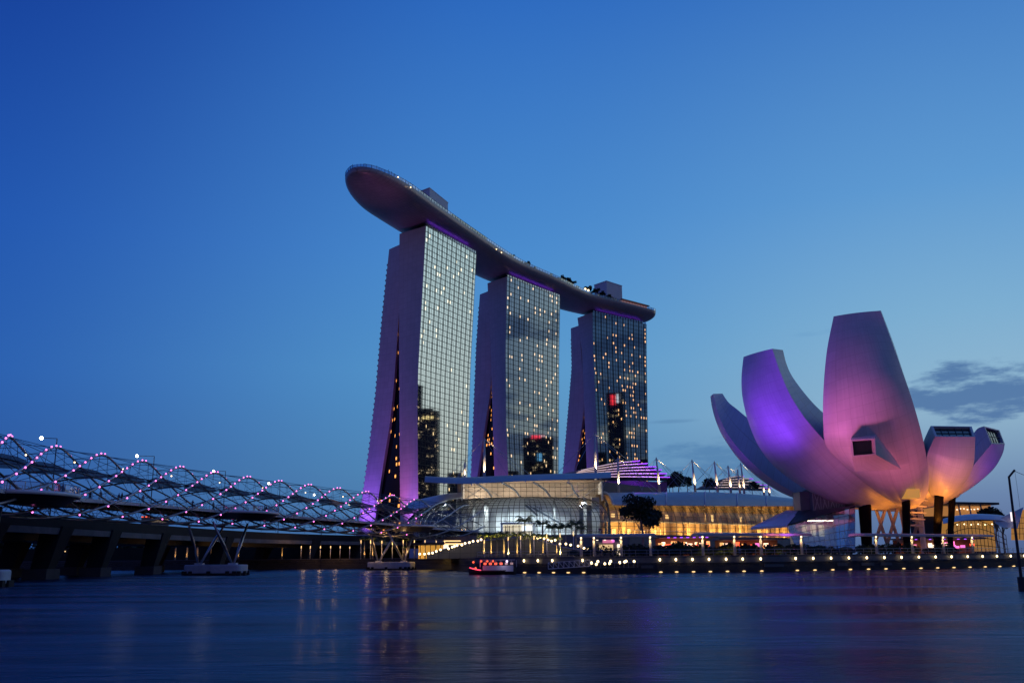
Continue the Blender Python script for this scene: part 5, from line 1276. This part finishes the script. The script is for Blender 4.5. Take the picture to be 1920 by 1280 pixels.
# ------------------------------------------------------------------ palms, trees, shrubs
def make_palm(h, label, group, seed, nf=19, fl=3.0):
    r = random.Random(seed); t = thing('palm_tree', label, 'palm', (0, 0, 0), group)
    m = MB(); m.tube([(0, 0, 0), (.03, 0, h*.25), (.08, 0, h*.7), (.1, 0, h)], [.30, .24, .17, .14], 8); m.build('trunk', M_bark, t, smooth=True)
    m = MB(); m.tube([(.1, 0, h), (.1, 0, h+1.0)], [.17, .08], 6)
    for k in range(nf):
        a = k*2.4+r.random()*.5; up = .15+1.0*(k/nf); L_ = fl*(.8+.35*r.random()); prev = None; d = Vector((math.cos(a), math.sin(a), 0)); sd = Vector((-d.y, d.x, 0))
        pts = []
        for j in range(9):
            u = j/8; pts.append(Vector((.1, 0, h+.75))+d*L_*(u*(1-.22*u*u))+V(0, 0, L_*(.25+up*1.25)*u-L_*(.75+.75*up)*u*u))
        m.tube(pts, [.05-.005*j for j in range(9)], 4)
        for j in range(1, 9):
            for q in range(3):
                p = pts[j-1].lerp(pts[j], (q+.5)/3); w = .75*math.sin(math.pi*min(.97, (j-1+q/3)/8+.12))
                for sg in (1, -1):
                    e = p+sd*sg*w*.75+d*w*.45-V(0, 0, w*(.35+.3*r.random())); f_ = (e-p).orthogonal().normalized()*.07
                    m.add([p-d*.07, p+d*.07, e], [(0, 1, 2)])
    m.build('crown', M_leaf, t); return t
pA = make_palm(7.2, 'tall dark palm against the white lit mall entrance', 'tall palms in front of the mall', 1)
tall = [(983, 979, 240, 1.0), (1017, 984, 242, 1.0), (1035, 990, 243, .95), (1047, 990, 242, .95), (1060, 989, 243, .95), (1080, 984, 241, 1.0), (1090, 992, 243, .9)]
for i, (px, py, Y, s) in enumerate(tall):
    o = pA if i == 0 else dup(pA); p = at(px, py, Y); hgt = p.z-.6-ZP-.0; o.location = (p.x, p.y, ZP); sc = hgt/7.2; o.scale = (max(sc, .9)*s*1.0, max(sc, .9)*s*1.0, sc); o.rotation_euler = (0, 0, i*1.7)
pB = make_palm(4.6, 'short palm lit amber from below beside the grey plaza wall', 'lit palms along the plaza wall', 2, fl=2.7)
short = [(907, 1007, 232, 0), (921, 1007, 232, 0), (945, 1006, 232, 0), (969, 1006, 233, 0), (994, 1008, 233, 0), (1018, 1009, 233, 0), (1043, 1011, 232, 0), (932, 1009, 236, 0)]
for i, (px, py, Y, s) in enumerate(short):
    o = pB if i == 0 else dup(pB); p = at(px, py, Y); o.location = (p.x, p.y, ZP); sc = (p.z-.4-ZP)/4.6; o.scale = (sc, sc, sc); o.rotation_euler = (0, 0, i*2.1)
    if i < 7: light('palm_uplight', 'SPOT', (p.x+.25, p.y-1.3, ZP+.3), 1500, (1, .58, .16), (p.x, p.y, ZP+3.6), 70, .8, .1); light('palm_crown_light', 'SPOT', (p.x+1.0, p.y-2.6, ZP+.3), 2600, (1, .66, .16), (p.x, p.y-.3, p.z), 50, .8, .1)
pC = make_palm(4.8, 'palm with golden lit trunk under the far end of the bridges', 'lit palms under the bridges', 5, nf=12, fl=2.0)
und = [(330, 1018, 319), (352, 1015, 319), (372, 1013, 318), (398, 1014, 318), (413, 1020, 318), (448, 1018, 318), (530, 1014, 313), (684, 1013, 276), (699, 1013, 276), (716, 1018, 274), (758, 1026, 270), (762, 1014, 272)]
for i, (px, py, Y) in enumerate(und):
    o = pC if i == 0 else dup(pC); p = at(px, py, Y); o.location = (p.x, p.y, ZP); sc = max((p.z-.3-ZP)/4.8, .5); o.scale = (sc, sc, sc); o.rotation_euler = (0, 0, i*1.3)
    light('palm_uplight', 'SPOT', (p.x+.2, p.y-1.2, ZP+.15), 700 if px < 600 else 1200, (1, .50, .14), (p.x, p.y, ZP+4), 60, .8, .1)
bigt = make_tree('broadleaf_tree', 'large dark rounded tree in front of the amber wing of the mall', 'tree', 5.2, 12.6, 5200, .5, 31, None, .95, 20)
p = at(1203, 1040, 212); bigt.location = (p.x, p.y, ZP)
def make_shrub(seed, label, group):
    t = thing('shrub', label, 'shrub', (0, 0, 0), group); m, cs = leaf_crown(2.2, 520, .42, seed, .5, 12); m.v = [(x*1.5, y*.8, max(z*.75+1.05, .05)) for x, y, z in m.v]; m.build('foliage', M_leaf_dark, t)
    m = MB()
    for c, r in cs[:6]: m.tube([(0, 0, 0), (c.x*.7, c.y*.5, .5), (c.x*1.4, c.y*.8, 1.1)], .04, 4)
    m.build('stems', M_bark, t); return t
sh = [make_shrub(41, 'dark clipped shrub in the planting behind the covered walkways', 'shrubs behind the covered walkways'), make_shrub(43, 'dark clipped shrub in the planting behind the covered walkways', 'shrubs behind the covered walkways')]
rr = random.Random(12)
xs = [1068, 1082, 1190, 1212, 1234, 1252, 1270, 1290, 1310, 1328, 1352, 1372, 1390, 1416, 1436, 1456, 1490, 1508, 1528, 1556, 1576, 1596, 1618, 1640, 1662, 1684, 1712, 1730, 1748, 1784, 1806, 1846, 1866, 1896]
for i, px in enumerate(xs):
    q = quay_pt(px, 11.5+rr.random()*2.5); o = sh[i] if i < 2 else dup(sh[i % 2]); o.location = (q[0], q[1], ZP); o.rotation_euler = (0, 0, math.atan2(q[2].y, q[2].x)); s = .75+.5*rr.random(); o.scale = (s*1.1, s, s*(.9+.35*rr.random()))
for px in (1350, 1385, 1440, 1505, 1535, 1720, 1800): q = quay_pt(px, 10); light('planting_light', 'POINT', (q[0], q[1], ZP+.5), 22, (1, .62, .16), size=.1)
bank = MB(); bp_ = [(-900, 470), (-420, 372), (-150, 356), (-70, 352), (-46, 360), (-40, 376), (-90, 420), (-400, 560)]
bank.prism(bp_, ZP-.2, 7.5); tag(bank.build('embankment', mat('embankment_soil', (.012, .014, .010), .95, var=.4, vscale=.2)), kind='structure')
# far bank under the road bridge and beyond
ft = [make_tree('bank_tree', 'dark tree on the far bank seen under the road bridge', 'tree', 5.5, 9.5, 900, 1.0, 51, 'trees on the far bank', .9), make_tree('bank_tree', 'dark tree on the far bank seen under the road bridge', 'tree', 4.6, 8.0, 800, .9, 52, 'trees on the far bank', .9)]
for i in range(18):
    px = -40+i*26; Y = 360+rr.random()*40; o = ft[i] if i < 2 else dup(ft[i % 2]); p = at(px, 1045, Y); o.location = (p.x, p.y, ZP); o.rotation_euler = (0, 0, i*1.1); s = .8+.4*rr.random(); o.scale = (s*1.3, s, s*.85)
rt_ = make_tree('bank_tree', 'dark conifer like tree on the skyline right of the curved hall', 'tree', 4.0, 18, 900, .8, 55, 'trees right of the curved hall', 1.1)
for i, (px, Y, s) in enumerate(((1852, 400, .9), (1862, 405, 1.05), (1874, 402, .95), (1884, 410, .8))):
    o = rt_ if i == 0 else dup(rt_); p = at(px, 1030, Y); o.location = (p.x, p.y, ZP); o.scale = (s, s, s); o.rotation_euler = (0, 0, i*1.4)
bl = None
for px, py, Y in ((7, 1013, 330), (64, 1013, 335), (72, 1032, 325), (32, 1044, 318), (205, 1034, 335), (122, 1034, 330)):
    p = at(px, py, Y)
    if bl is None:
        bl = thing('bank_lamp', 'tiny faint lamp on a post among the trees of the far bank', 'lamp', (0, 0, 0), 'lamps on the far bank'); m = MB(); m.tube([(0, 0, -1.5), (0, 0, 0)], .06, 5); m.build('post', M_dark, bl); m = MB(); m.sphere((0, 0, .15), .2, 8, 5); m.build('globe', M_glow_dim, bl); o = bl
    else: o = dup(bl)
    o.location = p
# slim glowing light columns
lc = None
def light_col(px, pyt, Y, label, group, src):
    p = at(px, pyt, Y); h = p.z-ZP
    if src is None:
        t = thing('light_column', label, 'light column', (0, 0, 0), group); m = MB(); m.tube([(0, 0, 0), (0, 0, 5.0)], .09, 6); m.build('pole', M_white, t, smooth=True)
        m = MB(); m.tube([(0, 0, 5.0), (0, 0, 6.0)], .12, 6); m.build('lamp', M_glow_dim, t, smooth=True)
    else: t = dup(src)
    t.location = (p.x, p.y, ZP); t.scale = (1, 1, h/6.0); return t
s1 = None
for px, py in ((565, 1023), (582, 1023), (601, 1023), (620, 1023), (638, 1023), (656, 1024)): s1 = light_col(px, py, 300, 'short slim glowing column under the dark road bridge', 'short light columns', s1) if s1 is None else (light_col(px, py, 300, None, None, s1), s1)[1]
s2 = None
for px, py in ((677, 1012), (695, 1012), (716, 1013), (736, 1015), (756, 1012), (777, 1012), (797, 1012), (818, 1013), (834, 1013)): s2 = light_col(px, py, 262, 'tall slim glowing column by the shopfront under the bridge', 'tall light columns at the bridge end', s2) if s2 is None else (light_col(px, py, 262, None, None, s2), s2)[1]
s3 = None
for px, py in ((908, 1012), (953, 1006), (976, 1004), (1001, 1004), (1025, 1001), (1050, 999), (1075, 996)): s3 = light_col(px, py, 230, 'slim light column standing among the plaza palms', 'light columns among the palms', s3) if s3 is None else (light_col(px, py, 230, None, None, s3), s3)[1]
for px in (570, 600, 630): light('column_light', 'POINT', at(px, 1026, 297), 260, (1, .50, .16), size=.3)
for px in (690, 725, 760, 800): light('column_light', 'POINT', at(px, 1018, 259), 260, (1, .56, .20), size=.3)
for px in (940, 990, 1035): light('column_light', 'POINT', at(px, 1012, 228), 120, (1, .70, .40), size=.3)
# ------------------------------------------------------------------ boat, pontoon, gangway, mooring lamp
by = 177.0; b0, b1_ = at(879, 1070, by), at(968, 1070, by); L_ = b1_.x-b0.x; cx = (b0.x+b1_.x)/2
boat = thing('river_boat', 'small wooden passenger boat with red lanterns moored by the quay', 'boat', (cx, by, 0))
m = MB(); G = []
for i in range(15):
    u = i/14; w = 1.35*(1-abs(2*u-1)**3.2)+.04; sh_ = .62+.6*abs(2*u-1)**2.5; x = b0.x+L_*u
    G.append([V(x, by+w*c_, z_) for c_, z_ in ((-1, sh_), (-.92, .45), (-.6, 0), (0, -.25), (.6, 0), (.92, .45), (1, sh_))])
m.grid(G); m.add([r[0] for r in G]+[r[-1] for r in G][::-1], [tuple(range(30))]); m.build('hull', mat('boat_hull', (.05, .035, .03), .5), boat)
m = MB(); m.box((cx+1.0, by, 1.05), (L_*.64, 2.3, 1.0)); m.build('cabin', mat('boat_cabin', (.75, .73, .75), .5), boat)
m = MB(); m.box((cx+.9, by, 2.55), (L_*.74, 2.6, .16)); m.build('roof', mat('boat_roof', (.50, .42, .42), .5), boat)
for i in range(8):
    for o in (-1.15, 1.15): m = MB(); m.bar((cx-2.2+i*.93, by+o, 1.3), (cx-2.2+i*.93, by+o, 2.5), .08, .08); m.build('roof_post', M_white, boat)
for i in range(6): m = MB(); m.box((cx-1.3+i*.95, by-1.07, 1.9), (.5, .06, .38)); m.build('window', mat('boat_window', (.8, .6, .5), .4, emit=(1, .55, .45), es=.35, sample=False) if i > 3 else M_red, boat)
for x, z in ((-3.4, 2.2), (-3.0, 1.15), (-2.0, 2.35), (-.9, 2.35), (.1, 2.35)): m = MB(); m.sphere((cx+x, by-1.2, z), .19, 8, 6); m.build('red_lantern', M_red, boat)
m = MB(); m.tube([V(b0.x+L_*u, by-1.35*(1-abs(2*u-1)**3.2)-.07, max(.70+.6*abs(2*u-1)**2.5, .7)) for u in (.02, .08, .14, .2, .26)], .09, 5); m.build('bow_strip', mat('bow_light', (1, .1, .2), .5, emit=(1, .06, .12), es=2.0, sample=False), boat)
m = MB(); m.sphere((cx+2.6, by-1.2, 2.3), .2, 8, 6); m.build('deck_lamp', mat('boat_lamp', (.8, .7, 1), .5, emit=(.75, .6, 1), es=2.4, sample=False), boat)
light('boat_light', 'POINT', (cx-2.5, by-2.2, 1.7), 28, (1, .06, .05), size=.2); light('boat_light', 'POINT', (cx+2, by-2.2, 1.6), 12, (.8, .7, 1), size=.2)
pon = thing('floating_pontoon', 'dark floating pontoon carrying a cluster of bright lamps by the quay', 'pontoon', (15, 173, 0))
p0, p1 = at(1100, 1062, 173), at(1196, 1062, 173)
m = MB(); m.box(((p0.x+p1.x)/2, 174.5, .4), (p1.x-p0.x, 3.4, 1.3)); m.build('deck', M_fend, pon)
for x in (p0.x+.3, p1.x-.3): m = MB(); m.tube([(x, 176.6, -1), (x, 176.6, 2.6)], .22, 8); m.build('guide_pile', M_dark, pon)
m = MB(); 
for i in range(12): x = p0.x+(p1.x-p0.x)*i/11; m.bar((x, 172.9, 1.05), (x, 172.9, 1.9), .05, .05)
m.tube([(p0.x, 172.9, 1.9), (p1.x, 172.9, 1.9)], .04, 4); m.build('railing', M_steel, pon)
def pon_lamp(x, y, z): 
    global pl_src
    if pl_src is None:
        t = thing('pontoon_lamp', 'bright round lamp on a short post on the floating pontoon', 'lamp', (x, y, 1.05), 'lamps on the floating pontoon')
        m = MB(); m.tube([(x, y, 1.05), (x, y, z)], .05, 5); m.build('post', M_dark, t); m = MB(); m.sphere((x, y, z+.15), .21, 10, 7, sz=1.2); m.build('globe', M_glow, t, smooth=True); pl_src = t
    else: dup(pl_src, (x, y, 1.05+z-1.75))
pl_src = None
for k, (px, py) in enumerate(((1109, 1057), (1118, 1057), (1121, 1052), (1134, 1056), (1143, 1055.5), (1145, 1051.5), (1162, 1054), (1171, 1053), (1174, 1051.5), (1189, 1052))):
    q = at(px, py, 173.4); pon_lamp(q.x, 173.4, 1.75 if k == 0 else q.z-.15)
gw = thing('gangway', 'white trussed gangway sloping from the quay down to the pontoon', 'gangway', (7, 176, 0))
a, b_ = at(1028, 1064, 176), at(1106, 1059, 176)
a.z = .9; b_.z = 1.35
for y in (175.2, 176.8):
    m = MB(); off = y-176; A0, B0 = a+V(0, off, 0), b_+V(0, off, 0); m.bar(A0, B0, .1, .12); m.bar(A0+V(0, 0, 1.1), B0+V(0, 0, 1.1), .08, .08)
    for i in range(9): u = i/8; m.bar(A0.lerp(B0, u), A0.lerp(B0, u)+V(0, 0, 1.1), .06, .06)
    for i in range(8): m.bar(A0.lerp(B0, i/8)+V(0, 0, 1.1), A0.lerp(B0, (i+1)/8), .05, .05)
    m.build('truss', M_white, gw)
m = MB(); m.bar(a+V(0, 0, -.02), b_+V(0, 0, -.02), 1.5, .06); m.build('walkway', M_dark, gw)
mp = atz(1917.5, 1107, 0); tp = at(1901, 893, mp.y); hh = tp.z
ml = thing('mooring_lamp_post', 'tall dark lamp post with a bent arm standing in the water at the right edge', 'lamp post', (mp.x, mp.y, 0))
m = MB(); m.tube([(mp.x, mp.y, -1), (mp.x, mp.y, 1.1)], .30, 10); m.build('base', M_dark, ml)
m = MB(); m.tube([(mp.x, mp.y, 1), (mp.x, mp.y, hh)], [.13, .09], 8); m.build('pole', M_dark, ml)
e = at(1911.5, 880.5, mp.y); m = MB(); m.bar((mp.x, mp.y, hh-.03), (mp.x+.55, mp.y, e.z), .12, .14); m.build('arm', M_dark, ml)
m = MB(); m.tube([(mp.x+.55, mp.y, e.z-.1), (mp.x+.6, mp.y, e.z-2.6), (mp.x+.62, mp.y, 1.5)], .012, 4); m.tube([(mp.x+.55, mp.y, e.z-.1), (mp.x+1.2, mp.y, e.z-.4), (mp.x+2.2, mp.y, e.z-.5)], .02, 4); m.build('cable', M_dark, ml)
# ------------------------------------------------------------------ people
def make_person(label, group, shirt, legs, walk, seed, name='person'):
    me = bpy.data.meshes.new('person'); w = walk
    vs = [(0, 0, .95), (0, 0, 1.15), (0, .01, 1.38), (0, .01, 1.50), (0, -.01, 1.62), (0, -.01, 1.74),
          (.10, w*.06, .88), (.11, w*.18, .48), (.11, w*.20-.02, .08), (.11, w*.20-.16, .04), (-.10, -w*.06, .88), (-.11, -w*.16, .48), (-.11, -w*.30, .10), (-.11, -w*.30-.12, .05),
          (.19, .01, 1.40), (.25, w*-.08, 1.12), (.25, w*-.16-.06, .88), (-.19, .01, 1.40), (-.25, w*.08, 1.12), (-.24, w*.10-.08, .88)]
    es = [(0, 1), (1, 2), (2, 3), (3, 4), (4, 5), (0, 6), (6, 7), (7, 8), (8, 9), (0, 10), (10, 11), (11, 12), (12, 13), (2, 14), (14, 15), (15, 16), (2, 17), (17, 18), (18, 19)]
    rad = [.15, .14, .17, .06, .10, .09, .09, .065, .045, .04, .09, .065, .045, .04, .065, .048, .035, .065, .048, .035]
    me.from_pydata(vs, es, []); o = bpy.data.objects.new('tmp', me); scene.collection.objects.link(o)
    sk = o.modifiers.new('skin', 'SKIN')
    for v, r in zip(me.skin_vertices[0].data, rad): v.radius = (r, r*.8)
    me.skin_vertices[0].data[0].use_root = True
    o.modifiers.new('sub', 'SUBSURF').levels = 1
    dg = bpy.context.evaluated_depsgraph_get(); nm = bpy.data.meshes.new_from_object(o.evaluated_get(dg)); bpy.data.objects.remove(o)
    nm.materials.clear()
    for mm in (shirt, legs, M_skin, M_hair): nm.materials.append(mm)
    for p in nm.polygons:
        z, x = p.center.z, abs(p.center.x); p.material_index = 1 if z < .98 and x < .2 else 2 if (z > 1.47 and z < 1.68) or (z < .98) else 3 if z >= 1.68 else 0
        p.use_smooth = True
    ob = bpy.data.objects.new(name, nm); scene.collection.objects.link(ob); return tag(ob, label, 'person', group)
M_skin = mat('skin', (.35, .22, .15), .6); M_hair = mat('hair', (.02, .015, .012), .6)
cl = [mat('cloth_dark', (.03, .03, .04), .8), mat('cloth_blue', (.06, .08, .16), .8), mat('cloth_red', (.30, .05, .08), .8), mat('cloth_pale', (.35, .33, .32), .8)]
LB = 'distant person standing on the deck of the spiral footbridge'
pp = [make_person(LB, 'people on the footbridge', cl[0], cl[0], .3, 1), make_person(LB, 'people on the footbridge', cl[1], cl[0], .9, 2), make_person(LB, 'people on the footbridge', cl[3], cl[1], .2, 3)]
for i, (px, off) in enumerate(((150, 1.8), (158, 1.2), (166, 2.2), (205, 2.4), (214, 1.0), (248, 2.2), (300, 1.6), (345, 2.0), (382, 2.3), (385, 1.9), (440, 4.8), (455, 5.5), (470, 4), (560, 1.5), (615, 2.1), (660, 1.8), (770, 5), (785, 4.5), (22, 5), (40, 6), (55, 4.5))):
    s = s_at_px(px); p, t, n = hfr(s); q = p+n*off; o = pp[i] if i < 3 else dup(pp[i % 3]); o.location = (q.x, q.y, dk(s)+(.06 if off > 3.2 else 0)); o.rotation_euler = (0, 0, i*1.9)
pr = make_person('person in a red top standing on the upper terrace by the mall glass', None, cl[2], cl[0], .2, 4); p = at(1124, 1008, 264); pr.location = (p.x, 264, 8.8)
pr2 = make_person('person in dark clothes standing next to the person in red on the upper terrace', None, cl[0], cl[1], .3, 5); p = at(1127.5, 1008, 264.5); pr2.location = (p.x, 264.5, 8.8)
pr3 = make_person('person in pale clothes beside the second post of the walkway near the glass lobby', None, cl[3], cl[1], .5, 6); q = quay_pt(1405, 5); pr3.location = (q[0], q[1], ZP)
PQ = 'distant person walking on the promenade behind the quay lamps'
src = None
for i, (px, d) in enumerate(((1003, 4), (1125, 5), (1180, 4.5), (1226, 5), (1345, 5), (1545, 5), (1600, 4), (1720, 4), (1850, 4))):
    q = quay_pt(px, d)
    if src is None: src = make_person(PQ, 'people on the promenade', cl[1], cl[0], .9, 7); o = src
    else: o = dup(src)
    o.location = (q[0], q[1], ZP+.05); o.rotation_euler = (0, 0, 1.5+i*1.7)
# ------------------------------------------------------------------ downtown across the bay (out of frame, mirrored in the towers)
def office(label, x, y, w, d, h, rz, lit, seed, sign=None, crown=None):
    t = thing('office_tower', label, 'office tower', (x, y, 0)); fm = facade_mat('office_wall_%d' % seed, lit=lit, colbias=.12, seed=seed, fac=.10, refl=(.3, .35, .4), warm=(1, .75, .45), es=1.3, body=(.014, .018, .026))
    c, s = math.cos(rz), math.sin(rz); q = [(x+a*w/2*c-b*d/2*s, y+a*w/2*s+b*d/2*c) for a, b in ((-1, -1), (1, -1), (1, 1), (-1, 1))]
    m = MB(); uv = []
    for i in range(4):
        a, b_ = q[i], q[(i+1) % 4]; m.add([(a[0], a[1], 0), (b_[0], b_[1], 0), (b_[0], b_[1], h), (a[0], a[1], h)], [(0, 1, 2, 3)]); l = math.hypot(b_[0]-a[0], b_[1]-a[1])/3.2; uv += [(i*100, 0), (i*100+l, 0), (i*100+l, h/3.8), (i*100, h/3.8)]
    m.build('walls', fm, t, uv=uv); m = MB(); m.prism(q, h, h+2)
    if crown: m.box((x, y, h+crown/2), (w*.5, d*.5, crown), rz)
    m.build('roof', M_dark, t)
    if sign:
        for col, es, dz, hw, hz, off in sign:
            m = MB(); ax = (x-(d/2+.6)*c*0-(w/2+.6)*c, y-(w/2+.6)*s); m.box((ax[0]-off*s, ax[1]+off*c, h+dz), (.6, hw, hz), rz); m.build('sign_panel', mat('sign_light_%d' % len(bpy.data.materials), col, .5, emit=col, es=es, sample=False), t)
sg = math.radians
office('tall dark office tower across the bay mirrored in the nearest hotel tower', 625, 985, 42, 22, 236, sg(34), .02, 201, crown=6)
office('lower dark office tower with a lit crown mirrored beside the tallest one', 640, 1018, 42, 34, 205, sg(35), .03, 207, sign=[((1, .75, .3), 1.4, -8, 16, 4, 0)], crown=7)
office('squat dark office tower across the bay at the edge of the sunset', 640, 1068, 40, 22, 120, sg(36), .03, 213)
office('office tower with a red roof sign mirrored in the middle hotel tower', 690, 940, 36, 46, 168, sg(22), .05, 219, sign=[((1, .05, .09), 1.8, 3, 13, 4.5, -3), ((1, .5, .5), 1.2, 4, 6, 2.5, 7), ((.2, .6, 1), .9, -26, 6, 11, 2)])
office('broad dark office block across the bay beside the red roof sign', 700, 890, 36, 40, 120, sg(20), .05, 223)
office('slender office tower with a red and white sign mirrored in the farthest hotel tower', 745, 752, 30, 26, 236, sg(0), .05, 229, sign=[((1, .03, .05), 2.0, -9, 7, 15, -3), ((.9, .95, 1), 1.2, -7, 4.5, 13, 4)])
office('wide dark office block across the bay low in the farthest hotel tower mirror', 760, 700, 40, 70, 150, sg(-2), .06, 233)
office('grey office block across the bay right of the slender sign tower', 770, 810, 40, 60, 140, sg(6), .05, 239)
